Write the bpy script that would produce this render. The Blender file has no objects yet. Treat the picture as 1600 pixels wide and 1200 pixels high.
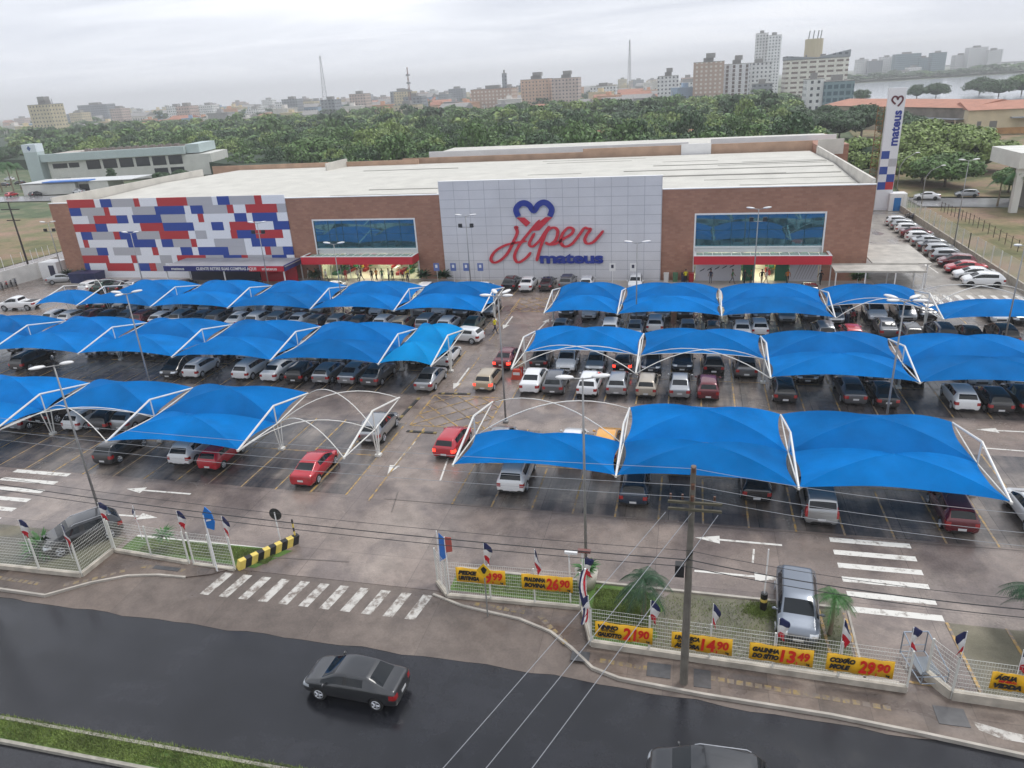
import bpy, bmesh, math, random
import numpy as np
from mathutils import Vector, Matrix
PI=math.pi
random.seed(7); rng=np.random.default_rng(7)
SC=bpy.context.scene; COL=SC.collection
# ------------------------------------------------------------ camera
CH=23.4; FPX=1130.96; YAW,PIT,ROL=[math.radians(a) for a in (-14.5016,22.3064,-3.3452)]
_f0=np.array([math.sin(YAW),math.cos(YAW),0]);_r0=np.array([math.cos(YAW),-math.sin(YAW),0]);_u0=np.array([0,0,1.])
FW=_f0*math.cos(PIT)-_u0*math.sin(PIT); _u=_u0*math.cos(PIT)+_f0*math.sin(PIT)
RT=_r0*math.cos(ROL)+_u*math.sin(ROL); UP=_u*math.cos(ROL)-_r0*math.sin(ROL)
cam=bpy.data.cameras.new('camera'); camo=bpy.data.objects.new('camera',cam); COL.objects.link(camo)
cam.sensor_fit='HORIZONTAL'; cam.sensor_width=36; cam.lens=FPX/1600*36; cam.clip_start=0.5; cam.clip_end=20000
camo.matrix_world=Matrix([[RT[0],UP[0],-FW[0],0],[RT[1],UP[1],-FW[1],0],[RT[2],UP[2],-FW[2],CH],[0,0,0,1]])
SC.camera=camo
def ray(x,y): return RT*(x-800)/FPX-UP*(y-600)/FPX+FW
def W(x,y,z=0.0):
    """a place on the level z seen at that spot of the photograph"""
    d=ray(x,y); t=(z-CH)/d[2]; return (float(d[0]*t),float(d[1]*t),z)
def WY(x,y,Y):
    d=ray(x,y); t=Y/d[1]; return (float(d[0]*t),Y,float(CH+d[2]*t))
# ------------------------------------------------------------ render settings, world, sun
SC.render.engine='CYCLES'
SC.cycles.use_denoising=True
try: SC.cycles.denoiser='OPENIMAGEDENOISE'
except Exception: pass
SC.cycles.max_bounces=6; SC.cycles.diffuse_bounces=3; SC.cycles.glossy_bounces=3; SC.cycles.transmission_bounces=4
SC.cycles.volume_bounces=0; SC.cycles.transparent_max_bounces=8
SC.cycles.caustics_reflective=False; SC.cycles.caustics_refractive=False
SC.view_settings.view_transform='Standard'; SC.view_settings.look='None'; SC.view_settings.gamma=1
SC.view_settings.use_curve_mapping=False; SC.view_settings.exposure=0.58
SUN_EL,SUN_AZ=math.radians(60),math.radians(44)
wd=bpy.data.worlds.new('World'); SC.world=wd; wd.use_nodes=True
nt=wd.node_tree; nt.nodes.clear()
def N(nt,t,**k):
    n=nt.nodes.new(t)
    for a,b in k.items():
        if a in n.inputs: n.inputs[a].default_value=b
        else: setattr(n,a,b)
    return n
def ramp(nt,src,stops):
    r=nt.nodes.new('ShaderNodeValToRGB'); cr=r.color_ramp
    while len(cr.elements)<len(stops): cr.elements.new(.5)
    for e,(p,c) in zip(cr.elements,stops):
        e.position=p; e.color=(c if hasattr(c,'__len__') else (c,c,c))+((1,) if not hasattr(c,'__len__') or len(c)==3 else ())
    nt.links.new(src,r.inputs[0]); return r.outputs[0]
sky=N(nt,'ShaderNodeTexSky',sky_type='NISHITA'); sky.sun_disc=False; sky.sun_elevation=SUN_EL; sky.sun_rotation=SUN_AZ; sky.dust_density=3
bg1=N(nt,'ShaderNodeBackground'); bg1.inputs[1].default_value=0.05
tc=N(nt,'ShaderNodeTexCoord'); sep=N(nt,'ShaderNodeSeparateXYZ'); nt.links.new(tc.outputs['Generated'],sep.inputs[0])
# project the view direction onto a flat cloud layer so that clouds get smaller towards the horizon
zc=N(nt,'ShaderNodeMath',operation='MAXIMUM'); nt.links.new(sep.outputs[2],zc.inputs[0]); zc.inputs[1].default_value=0
za=N(nt,'ShaderNodeMath',operation='ADD'); nt.links.new(zc.outputs[0],za.inputs[0]); za.inputs[1].default_value=0.09
dv=N(nt,'ShaderNodeVectorMath',operation='DIVIDE'); nt.links.new(tc.outputs['Generated'],dv.inputs[0])
cz=N(nt,'ShaderNodeCombineXYZ'); 
for i in range(3): nt.links.new(za.outputs[0],cz.inputs[i])
nt.links.new(cz.outputs[0],dv.inputs[1])
mpp=N(nt,'ShaderNodeMapping'); mpp.inputs['Scale'].default_value=(0.55,1.0,0.0); mpp.inputs['Rotation'].default_value=(0,0,math.radians(12)); nt.links.new(dv.outputs[0],mpp.inputs[0])
n1=N(nt,'ShaderNodeTexNoise'); n1.inputs['Scale'].default_value=0.8; n1.inputs['Detail'].default_value=6; n1.inputs['Roughness'].default_value=.52; n1.inputs['Distortion'].default_value=.5
nt.links.new(mpp.outputs[0],n1.inputs[0])
cl=ramp(nt,n1.outputs[0],[(0.36,(.52,.56,.65)),(0.46,(.68,.715,.79)),(0.54,(.83,.86,.93)),(.63,(.97,.98,1.))])
hz=ramp(nt,zc.outputs[0],[(0.0,.9),(0.08,.35),(.25,0.0)])
mx=N(nt,'ShaderNodeMix',data_type='RGBA'); nt.links.new(hz,mx.inputs[0]); nt.links.new(cl,mx.inputs[6]); mx.inputs[7].default_value=(.90,.925,.99,1)
bg2=N(nt,'ShaderNodeBackground'); nt.links.new(mx.outputs[2],bg2.inputs[0]); bg2.inputs[1].default_value=0.87
nt.links.new(sky.outputs[0],bg1.inputs[0])
ms=N(nt,'ShaderNodeMixShader'); ms.inputs[0].default_value=0.96
nt.links.new(bg1.outputs[0],ms.inputs[1]); nt.links.new(bg2.outputs[0],ms.inputs[2])
wo=N(nt,'ShaderNodeOutputWorld'); nt.links.new(ms.outputs[0],wo.inputs[0])
sl=bpy.data.lights.new('sun','SUN'); sl.energy=1.5; sl.angle=math.radians(20); sl.color=(1,.97,.93)
so=bpy.data.objects.new('sun',sl); COL.objects.link(so)
_d=Vector((math.sin(SUN_AZ)*math.cos(SUN_EL),math.cos(SUN_AZ)*math.cos(SUN_EL),math.sin(SUN_EL)))
so.rotation_euler=_d.to_track_quat('Z','Y').to_euler()
# ------------------------------------------------------------ materials
MC={}
def srgb(r,g,b):
    f=lambda c:(c/255/12.92 if c/255<=.04045 else ((c/255+.055)/1.055)**2.4)
    return (f(r),f(g),f(b))
def mat(name,col=(.5,.5,.5),rough=.6,metal=0.,coat=0.,var=0.,scale=2.,bump=0.,emit=None,es=1.,spec=.5,island=0.,trans=0.,bscale=None,coatr=.08,objvar=0.):
    if name in MC: return MC[name]
    m=bpy.data.materials.new(name); m.use_nodes=True; t=m.node_tree; b=t.nodes['Principled BSDF']; L=t.links.new
    b.inputs['Base Color'].default_value=(*col,1); b.inputs['Roughness'].default_value=rough; b.inputs['Metallic'].default_value=metal
    b.inputs['Coat Weight'].default_value=coat; b.inputs['Coat Roughness'].default_value=coatr; b.inputs['Specular IOR Level'].default_value=spec
    b.inputs['Transmission Weight'].default_value=trans
    src=None
    if var or bump:
        g=N(t,'ShaderNodeNewGeometry'); n=N(t,'ShaderNodeTexNoise'); n.inputs['Scale'].default_value=scale; n.inputs['Detail'].default_value=5
        L(g.outputs['Position'],n.inputs[0])
    if var:
        src=ramp(t,n.outputs[0],[(.3,tuple(c*(1-var) for c in col)),(.7,tuple(min(1,c*(1+var)) for c in col))])
    if island or objvar:
        if island: g2=N(t,'ShaderNodeNewGeometry'); o=g2.outputs['Random Per Island']; a=island
        else: g2=N(t,'ShaderNodeObjectInfo'); o=g2.outputs['Random']; a=objvar
        mr=N(t,'ShaderNodeMapRange'); mr.inputs[3].default_value=1-a; mr.inputs[4].default_value=1+a; L(o,mr.inputs[0])
        h=N(t,'ShaderNodeHueSaturation'); h.inputs['Color'].default_value=(*col,1)
        if src: L(src,h.inputs['Color'])
        L(mr.outputs[0],h.inputs['Value']); src=h.outputs[0]
    if src: L(src,b.inputs['Base Color'])
    if bump:
        bp=N(t,'ShaderNodeBump'); bp.inputs['Strength'].default_value=bump; bp.inputs['Distance'].default_value=.05
        if bscale:
            n=N(t,'ShaderNodeTexNoise'); n.inputs['Scale'].default_value=bscale; n.inputs['Detail'].default_value=4; L(g.outputs['Position'],n.inputs[0])
        L(n.outputs[0],bp.inputs['Height']); L(bp.outputs[0],b.inputs['Normal'])
    if emit: b.inputs['Emission Color'].default_value=(*emit,1); b.inputs['Emission Strength'].default_value=es
    MC[name]=m; return m
# ------------------------------------------------------------ mesh helpers
class MB:
    def __init__(s): s.v=[]; s.f=[]; s.m=[]
    def add(s,v,f,mi=0):
        o=len(s.v); s.v+= [tuple(p) for p in v]; s.f+=[tuple(i+o for i in q) for q in f]; s.m+=[mi]*len(f); return s
    def box(s,c,d,rz=0.,mi=0,taper=1.):
        x,y,z=d[0]/2,d[1]/2,d[2]/2; cs,sn=math.cos(rz),math.sin(rz); v=[]
        for k,t in ((-1,1.),(1,taper)):
            for a,b in ((-1,-1),(1,-1),(1,1),(-1,1)):
                X,Y=a*x*t,b*y*t; v.append((c[0]+X*cs-Y*sn,c[1]+X*sn+Y*cs,c[2]+k*z))
        return s.add(v,[(3,2,1,0),(4,5,6,7),(0,1,5,4),(1,2,6,5),(2,3,7,6),(3,0,4,7)],mi)
    def b2(s,x0,x1,y0,y1,z0,z1,mi=0): return s.box(((x0+x1)/2,(y0+y1)/2,(z0+z1)/2),(abs(x1-x0),abs(y1-y0),abs(z1-z0)),0,mi)
    def tube(s,P,r,n=6,mi=0,cap=True):
        P=[Vector(p) for p in P]; R=r if hasattr(r,'__len__') else [r]*len(P); v=[]; f=[]; up=None
        for i,p in enumerate(P):
            d=(P[min(i+1,len(P)-1)]-P[max(i-1,0)]).normalized()
            if up is None:
                up=Vector((0,0,1)) if abs(d.z)<.9 else Vector((1,0,0))
            a=d.cross(up).normalized(); b=d.cross(a).normalized()
            for k in range(n):
                t=2*PI*k/n; v.append(p+(a*math.cos(t)+b*math.sin(t))*R[i])
        for i in range(len(P)-1):
            for k in range(n): f.append((i*n+k,i*n+(k+1)%n,(i+1)*n+(k+1)%n,(i+1)*n+k))
        if cap: f.append(tuple(range(n))); f.append(tuple(range((len(P)-1)*n,len(P)*n))[::-1])
        return s.add(v,f,mi)
    def ribbon(s,P,w,h,mi=0):
        """flat bar along P with width w (horizontal) and height h"""
        v=[];f=[];n=len(P)
        for i,p in enumerate(P):
            a=np.array(P[min(i+1,n-1)][:2])-np.array(P[max(i-1,0)][:2]); a=a/(np.hypot(*a)+1e-9); q=np.array([-a[1],a[0]])*w/2
            z=p[2] if len(p)>2 else 0
            v+=[(p[0]+q[0],p[1]+q[1],z),(p[0]-q[0],p[1]-q[1],z),(p[0]-q[0],p[1]-q[1],z+h),(p[0]+q[0],p[1]+q[1],z+h)]
        for i in range(n-1):
            for k in range(4): f.append((i*4+k,i*4+(k+1)%4,i*4+4+(k+1)%4,i*4+4+k))
        f+=[(0,1,2,3),tuple(range(4*n-1,4*n-5,-1))]
        return s.add(v,f,mi)
    def prism(s,poly,z0,z1,mi=0):
        n=len(poly); v=[(p[0],p[1],z0) for p in poly]+[(p[0],p[1],z1) for p in poly]
        return s.add(v,[tuple(range(n))[::-1],tuple(range(n,2*n))]+[(i,(i+1)%n,n+(i+1)%n,n+i) for i in range(n)],mi)
    def xz(s,poly,y0,y1,mi=0):
        n=len(poly); v=[(p[0],y0,p[1]) for p in poly]+[(p[0],y1,p[1]) for p in poly]
        return s.add(v,[tuple(range(n)),tuple(range(n,2*n))[::-1]]+[(i,n+i,n+(i+1)%n,(i+1)%n) for i in range(n)],mi)
    def ball(s,c,r,mi=0,nu=8,nv=5):
        r=r if hasattr(r,'__len__') else (r,r,r); v=[(c[0],c[1],c[2]-r[2])]; f=[]
        for j in range(1,nv):
            t=PI*j/nv
            for i in range(nu):
                a=2*PI*i/nu; v.append((c[0]+r[0]*math.sin(t)*math.cos(a),c[1]+r[1]*math.sin(t)*math.sin(a),c[2]-r[2]*math.cos(t)))
        v.append((c[0],c[1],c[2]+r[2])); e=len(v)-1
        for i in range(nu):
            f.append((0,1+(i+1)%nu,1+i)); f.append((e,1+(nv-2)*nu+i,1+(nv-2)*nu+(i+1)%nu))
            for j in range(nv-2): f.append((1+j*nu+i,1+j*nu+(i+1)%nu,1+(j+1)*nu+(i+1)%nu,1+(j+1)*nu+i))
        return s.add(v,f,mi)
    def mesh(s,name,mats,smooth=False):
        me=bpy.data.meshes.new(name); me.from_pydata(s.v,[],s.f); me.polygons.foreach_set('material_index',s.m)
        for m in (mats if isinstance(mats,(list,tuple)) else [mats]): me.materials.append(m)
        if smooth: me.polygons.foreach_set('use_smooth',[True]*len(s.f))
        me.update()
        bm=bmesh.new(); bm.from_mesh(me); bmesh.ops.recalc_face_normals(bm,faces=bm.faces); bm.to_mesh(me); bm.free()
        return me
    def build(s,name,mats,parent=None,smooth=False): return link(name,s.mesh(name,mats,smooth),parent)
def link(name,me,parent=None,loc=None,rz=None):
    o=bpy.data.objects.new(name,me); COL.objects.link(o)
    if parent: o.parent=parent
    if loc is not None: o.location=loc
    if rz is not None: o.rotation_euler=(0,0,rz)
    return o
def boxes(name,L,m,parent):
    for q in L: MB().b2(*q).build(name,m,parent)
def tag(o,label=None,cat=None,group=None,kind=None):
    if label: o['label']=label
    if cat: o['category']=cat
    if group: o['group']=group
    if kind: o['kind']=kind
    return o
def thing(name,label,cat,loc=(0,0,0),rz=0,group=None):
    o=bpy.data.objects.new(name,None); COL.objects.link(o); o.location=loc; o.rotation_euler=(0,0,rz); o.empty_display_size=.3
    return tag(o,label,cat,group)
def copy_tree(o,parent=None,kids=None):
    c=o.copy(); COL.objects.link(c); c.parent=parent
    for ch in CH_OF.get(o.name,[]) if kids is None else kids: copy_tree(ch,c)
    return c
CH_OF={}
def remember(o):
    for x in list(COL.objects):
        if x.parent is not None: CH_OF.setdefault(x.parent.name,[])
    def rec(p):
        CH_OF[p.name]=[x for x in bpy.data.objects if x.parent==p]
        for x in CH_OF[p.name]: rec(x)
    rec(o)
def struct(name,mb,m,smooth=False):
    return tag(mb.build(name,m,None,smooth),kind='structure')
def textmesh(s,size=1.,bold=0.,depth=.01,shear=0.,align='LEFT',width=None,space=1.):
    cu=bpy.data.curves.new('text','FONT'); cu.body=s; cu.size=size; cu.extrude=depth/2; cu.offset=bold; cu.shear=shear; cu.align_x=align; cu.space_character=space; cu.resolution_u=3
    o=bpy.data.objects.new('text',cu); COL.objects.link(o)
    dg=bpy.context.evaluated_depsgraph_get(); dg.update(); me=bpy.data.meshes.new_from_object(o.evaluated_get(dg))
    bpy.data.objects.remove(o); bpy.data.curves.remove(cu)
    n=len(me.vertices); a=np.empty(n*3); me.vertices.foreach_get('co',a); a=a.reshape(-1,3)
    if width and n:
        x0,x1=a[:,0].min(),a[:,0].max(); a[:,0]=(a[:,0]-x0)*(width/(x1-x0))
    # stand it up: text plane is x / z, front faces -Y
    b=np.stack([a[:,0],-a[:,2],a[:,1]],1); me.vertices.foreach_set('co',b.ravel()); me.update()
    me.materials.clear(); return me
def quads(name,V,mats,mi=None,nv=4):
    """V: (F,nv,3) loose faces"""
    F=V.shape[0]; me=bpy.data.meshes.new(name); me.vertices.add(F*nv); me.vertices.foreach_set('co',V.reshape(-1).astype(np.float32))
    me.loops.add(F*nv); me.loops.foreach_set('vertex_index',np.arange(F*nv,dtype=np.int32))
    me.polygons.add(F); me.polygons.foreach_set('loop_start',np.arange(0,F*nv,nv,dtype=np.int32)); me.polygons.foreach_set('loop_total',np.full(F,nv,dtype=np.int32))
    for m in mats: me.materials.append(m)
    if mi is not None: me.polygons.foreach_set('material_index',mi.astype(np.int32))
    me.update(calc_edges=True); return me
# ------------------------------------------------------------ cars
glassM=mat('car_glass',(.008,.011,.014),.05,0,spec=.42)
tyreM=mat('tyre_rubber',(.012,.012,.012),.8)
plasM=mat('black_plastic',(.018,.018,.019),.5)
rimM=mat('alloy',(.45,.46,.48),.3,.85)
headM=mat('headlight_glass',(.62,.66,.70),.06,.3,spec=.9)
tailM=mat('taillight_red',(.32,.008,.01),.12,0,coat=1)
plateM=mat('plate_white',(.6,.61,.62),.5)
brakeM=mat('brake_light_lit',(.6,.02,.02),.2,emit=(1,.04,.02),es=2.2)
PAINTS={'white':((.70,.71,.72),.25,0),'silver':((.36,.375,.39),.3,.75),'grey':((.11,.115,.125),.3,.6),'dark grey':((.030,.032,.036),.28,.4),
 'black':((.009,.009,.011),.2,0),'red':((.42,.006,.018),.25,.1),'dark red':((.12,.006,.014),.25,.3),'navy blue':((.012,.03,.06),.25,.3),'beige':((.42,.37,.30),.32,.4),
 'yellow':((.70,.33,.03),.3,0),'dark green':((.012,.045,.03),.25,.3),'blue grey':((.12,.15,.19),.3,.6),'silver blue':((.15,.175,.215),.32,.4),'pale gold':((.45,.37,.26),.3,.5),'brown':((.09,.035,.022),.3,.4)}
def paint(c):
    col,r,me=PAINTS[c]; return mat('paint_'+c.replace(' ','_'),col,r,me,coat=1.,coatr=.04)
# stations: y, z_roof, z_belt, half width, half width of roof, floor z, segment type to the next station
CARS={
'hatchback':dict(L=3.95,wb=(-1.22,1.27),r=.31,st=[
 (-1.96,.60,.56,.68,.55,.36,'T'),(-1.93,.93,.88,.79,.64,.24,'T'),(-1.88,1.00,.95,.83,.66,.22,'R'),(-1.52,1.40,.96,.85,.56,.2,'P'),(-1.30,1.445,.95,.86,.57,.2,'C'),
 (-.62,1.47,.93,.86,.58,.2,'C'),(-.05,1.475,.91,.865,.585,.2,'B'),(.03,1.475,.91,.865,.585,.2,'C'),(.52,1.43,.90,.865,.57,.2,'W'),(1.18,1.0,.89,.86,.66,.2,'H'),
 (1.55,.93,.85,.84,.66,.2,'H'),(1.85,.81,.74,.79,.6,.22,'H'),(1.96,.56,.52,.66,.5,.3,'H')]),
'sedan':dict(L=4.45,wb=(-1.30,1.34),r=.32,st=[
 (-2.21,.62,.58,.68,.55,.36,'T'),(-2.18,.98,.91,.78,.62,.26,'T'),(-2.06,1.04,.96,.82,.66,.24,'T'),(-1.66,1.07,.97,.85,.64,.2,'R'),(-.88,1.41,.95,.87,.57,.2,'P'),(-.80,1.425,.95,.87,.56,.2,'C'),
 (-.35,1.455,.93,.875,.57,.2,'C'),(.02,1.46,.92,.875,.575,.2,'B'),(.10,1.46,.92,.875,.575,.2,'C'),(.55,1.42,.91,.875,.56,.2,'W'),(1.25,1.0,.90,.87,.67,.2,'H'),
 (1.70,.92,.85,.85,.66,.2,'H'),(2.08,.80,.73,.79,.6,.22,'H'),(2.22,.55,.51,.64,.5,.3,'H')]),
'suv':dict(L=4.2,wb=(-1.28,1.30),r=.355,st=[
 (-2.11,.70,.66,.72,.6,.42,'T'),(-2.08,1.00,.95,.82,.68,.30,'T'),(-2.02,1.06,1.01,.86,.70,.28,'R'),(-1.66,1.49,1.02,.88,.60,.26,'P'),(-1.42,1.57,1.01,.89,.61,.26,'C'),
 (-.70,1.625,.99,.90,.63,.25,'C'),(-.08,1.64,.98,.905,.635,.25,'B'),(.02,1.64,.98,.905,.635,.25,'C'),(.52,1.58,.97,.905,.61,.25,'W'),(1.25,1.11,.97,.90,.70,.25,'H'),
 (1.66,1.03,.94,.88,.70,.25,'H'),(1.96,.90,.82,.82,.66,.28,'H'),(2.10,.62,.58,.72,.54,.38,'H')]),
'pickup':dict(L=5.2,wb=(-1.62,1.60),r=.39,st=[
 (-2.60,.78,.74,.80,.66,.52,'T'),(-2.58,1.08,1.03,.87,.76,.40,'T'),(-2.48,1.11,1.06,.90,.80,.38,'T'),(-.66,1.13,1.08,.91,.80,.34,'T'),(-.56,1.20,1.10,.91,.76,.34,'R'),(-.44,1.66,1.10,.91,.66,.34,'P'),(-.34,1.71,1.09,.91,.66,.34,'C'),
 (.28,1.745,1.08,.91,.66,.34,'B'),(.37,1.745,1.08,.91,.66,.34,'C'),(.85,1.69,1.07,.91,.65,.34,'W'),(1.45,1.22,1.07,.90,.74,.34,'H'),
 (2.1,1.12,1.03,.88,.74,.34,'H'),(2.48,1.02,.94,.84,.7,.36,'H'),(2.6,.74,.70,.74,.58,.44,'H')]),
'van':dict(L=4.5,wb=(-1.35,1.40),r=.33,st=[
 (-2.22,.70,.66,.74,.62,.40,'T'),(-2.20,1.03,.98,.84,.72,.28,'T'),(-2.16,1.12,1.06,.87,.74,.26,'R'),(-1.98,1.62,1.07,.88,.70,.24,'P'),(-1.72,1.72,1.06,.89,.70,.24,'C'),
 (-.82,1.76,1.03,.89,.70,.24,'C'),(.10,1.76,1.01,.895,.70,.24,'B'),(.20,1.75,1.01,.895,.70,.24,'C'),(.72,1.66,1.0,.895,.66,.24,'W'),(1.52,1.12,.98,.88,.72,.24,'H'),
 (1.88,1.0,.93,.85,.70,.24,'H'),(2.12,.84,.78,.80,.62,.26,'H'),(2.22,.60,.56,.68,.5,.34,'H')]),
}
def car_meshes(kind):
    D=CARS[kind]; st=D['st']; v=[];f=[];mi=[]; n=len(st)
    for y,zt,zb,w,rw,zf,_ in st:
        h=zt-zb; lerp=lambda a,b,t:a+(b-a)*t; wb=w-.035
        half=[(w*.80,zf),(w*.97,zf+.10),(w,lerp(zf,zb,.55)),(w-.012,zb-.03),(wb-.02,zb+.08*h+.005),(lerp(wb-.02,rw,.86),zb+.86*h),(rw,zb+.95*h),(rw*.62,zb+.99*h)]
        ring=[(0,zf)]+half+[(0,zt)]+[(-a,b) for a,b in half[::-1]]
        v+=[(x,y,z) for x,z in ring]
    R=len(ring) # 18
    for i in range(n-1):
        s=st[i][6]
        for j in range(R):
            k=j if j<9 else 17-j  # band index from the floor up
            m=0
            if k==0: m=4
            if k==1 and kind in('suv',): m=4
            if k==5 and s in 'CW': m=1
            if k==5 and s=='B': m=4
            if k in(7,8) and s=='W': m=2
            if k in(7,8) and s=='R': m=3
            f.append((i*R+j,i*R+(j+1)%R,(i+1)*R+(j+1)%R,(i+1)*R+j)); mi.append(m)
    f.append(tuple(range(R))); mi.append(0); f.append(tuple(range((n-1)*R,n*R))[::-1]); mi.append(0)
    me=bpy.data.meshes.new('b'); me.from_pydata(v,[],f); me.polygons.foreach_set('material_index',mi)
    ms=[paint('white'),glassM,glassM,glassM,plasM]
    for m in ms: me.materials.append(m)
    bm=bmesh.new(); bm.from_mesh(me); bmesh.ops.recalc_face_normals(bm,faces=bm.faces)
    bm.to_mesh(me); bm.free()
    o=bpy.data.objects.new('b',me); COL.objects.link(o); md=o.modifiers.new('s','SUBSURF'); md.levels=2; md.render_levels=2
    r=D['r']; cut=MB()
    for y in D['wb']:
        for sx in (-1,1):
            cut.tube([(sx*.60,y,r*.98),(sx*1.2,y,r*.98)],r+.055,20,4)
    cm=cut.mesh('c',ms); co=bpy.data.objects.new('c',cm); COL.objects.link(co)
    bo=o.modifiers.new('x','BOOLEAN'); bo.operation='DIFFERENCE'; bo.object=co; bo.solver='EXACT'; bo.material_mode='INDEX'
    dg=bpy.context.evaluated_depsgraph_get(); dg.update(); em=bpy.data.meshes.new_from_object(o.evaluated_get(dg))
    bpy.data.objects.remove(o); bpy.data.objects.remove(co)
    bm=bmesh.new(); bm.from_mesh(em)
    L2=max(s[0] for s in st); B2=-min(s[0] for s in st); zs=st[1][2]; zh=st[-2][2]; W2=max(s[3] for s in st)
    def cutp(co,no):
        g=bm.verts[:]+bm.edges[:]+bm.faces[:]; bmesh.ops.bisect_plane(bm,geom=g,plane_co=co,plane_no=no,dist=1e-5)
    tz0,tz1=(zs-.25,zs-.02) if kind!='van' else (zs-.3,zs+.35)
    hz0,hz1=zh-.13,zh+.02
    tx=.50 if kind!='hatchback' else .56; 
    if kind=='suv': tx=.58
    if kind=='van': tx=.72
    for z in (tz0,tz1,hz0,hz1,.30,zh-.32,zh-.16): cutp((0,0,z),(0,0,1))
    for x in (tx,-tx,.42,-.42): cutp((x,0,0),(1,0,0))
    cutp((0,-B2+.30,0),(0,1,0)); cutp((0,L2-.46,0),(0,1,0)); cutp((0,L2-.25,0),(0,1,0))
    g={k:[] for k in('body','side_window','windshield','rear_window','headlightL','headlightR','taillightL','taillightR','side_windowR')}
    for fc in bm.faces:
        c=fc.calc_center_median(); m=fc.material_index; nn=fc.normal
        if m==1: k='side_window' if c.x>0 else 'side_windowR'
        elif m==2:k='windshield'
        elif m==3:k='rear_window'
        else:
            k='body'; 
            if m==0 and c.y<-B2+.30 and tz0<c.z<tz1 and abs(c.x)>tx: k='taillightR' if c.x>0 else 'taillightL'
            elif m==0 and c.y>L2-.46 and hz0<c.z<hz1 and abs(c.x)>.42: k='headlightR' if c.x>0 else 'headlightL'
            elif m==0 and c.y>L2-.25 and abs(c.x)<.42 and zh-.32<c.z<zh-.16: m=4
            elif m==0 and c.z<.30: m=4
            if m!=4: m=0
        g[k].append((fc,m))
    out={}
    for k,L in g.items():
        if not L: continue
        vs={};V=[];F=[];M=[]
        for fc,m in L:
            q=[]
            for w in fc.verts:
                if w.index not in vs or True:
                    key=tuple(round(c,5) for c in w.co)
                    if key not in vs: vs[key]=len(V); V.append(tuple(w.co))
                    q.append(vs[key])
            if len(set(q))>=3: F.append(q); M.append(1 if m==4 else 0)
        x=bpy.data.meshes.new(k); x.from_pydata(V,[],F)
        mats={'body':[paint('white'),plasM],'h':[headM],'t':[tailM]}.get(k if k=='body' else k[0] if k[0] in'ht' else '',[glassM])
        for mm in mats: x.materials.append(mm)
        x.polygons.foreach_set('material_index',M if k=='body' else [0]*len(F)); x.polygons.foreach_set('use_smooth',[True]*len(F)); x.update()
        x.set_sharp_from_angle(angle=math.radians(40)); out[k]=x
    bm.free()
    iw=[q[6] for q in st].index('W')
    # wheels, mirrors, plates, trim
    t=MB(); t.tube([(-.10,0,0),(-.085,0,0),(.085,0,0),(.10,0,0)],[r-.03,r,r,r-.03],20); out['wheel']=t.mesh('wheel',tyreM,True); out['wheel'].set_sharp_from_angle(angle=.6)
    t=MB(); rr=r*.66; t.tube([(.098,0,0),(.106,0,0)],rr,16,1)
    for k in range(5):
        a=2*PI*k/5; t.tube([(.11,.03*math.cos(a),.03*math.sin(a)),(.108,rr*.92*math.cos(a),rr*.92*math.sin(a))],[.035,.045],4,0)
    t.tube([(.108,0,0),(.113,0,0)],.055,8,0)
    for k in range(16):
        a=2*PI*k/16; b=2*PI*(k+1)/16
        t.tube([(.108,rr*.95*math.cos(a),rr*.95*math.sin(a)),(.108,rr*.95*math.cos(b),rr*.95*math.sin(b))],.018,4,0,False)
    out['rim']=t.mesh('rim',[rimM,plasM])
    t=MB(); t.ball((0,0,0),(.11,.06,.075)); t.box((-.1,.01,-.03),(.12,.04,.03)); out['mirror']=t.mesh('mirror',[paint('white')],True)
    t=MB(); t.box((0,0,0),(.40,.012,.13)); out['number_plate']=t.mesh('number_plate',plateM)
    t=MB()
    for sx in (-1,1):
        for y in ((-.05+.25),(-.85)): t.box((sx*(W2-.012),y,st[iw-2][2]-.09),(.03,.15,.025))
    out['door_handle']=t.mesh('door_handle',plasM)
    if kind in('suv','van'):
        z=st[5][1]; t=MB(); t.tube([(0,-1.5,z-.11),(0,-1.35,z-.03),(0,.25,z-.03),(0,.42,z-.10)],.018,6); out['roof_rail']=t.mesh('roof_rail',rimM)
    D['dims']=(L2,B2,W2); return out
CM={}
def car_proto(kind):
    if kind in CM: return CM[kind]
    M=car_meshes(kind); D=CARS[kind]; L2,B2,W2=D['dims']; root=thing('parked_car','x','car')
    def P(nm,key,loc=(0,0,0),rz=0,par=root): return link(nm,M[key],par,loc,rz)
    b=P('body','body'); b.material_slots[0].link='OBJECT'
    P('windshield','windshield');P('rear_window','rear_window');P('side_window','side_window');P('side_window','side_windowR')
    for k in('headlightL','headlightR','taillightL','taillightR'): P(k[:-1],k)
    for y in D['wb']:
        for sx in(1,-1):
            w=P('wheel','wheel',(sx*(W2-.125),y,D['r']),0 if sx>0 else PI)
            P('rim','rim',(0,0,0),0,w)
    st=D['st']; iw=[q[6] for q in st].index('W')
    if kind=='pickup':
        t=MB(); t.b2(-.70,.70,-2.42,-.74,1.02,1.128); link('load_bed',t.mesh('load_bed',plasM),root)
    for sx in(1,-1):
        m=P('mirror','mirror',(sx*(W2+.08),st[iw+1][0]-.28,st[iw][2]+.08),0 if sx>0 else PI); m.material_slots[0].link='OBJECT'
    P('number_plate','number_plate',(0,-B2-.012,st[1][2]-(.28 if kind=='sedan' else .42)))
    P('number_plate','number_plate',(0,L2+.012,.44))
    if 'roof_rail' in M:
        for sx in(1,-1): P('roof_rail','roof_rail',(sx*(st[5][4]-.02),0,0))
    remember(root); CM[kind]=root; return root
NCAR=0
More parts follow.
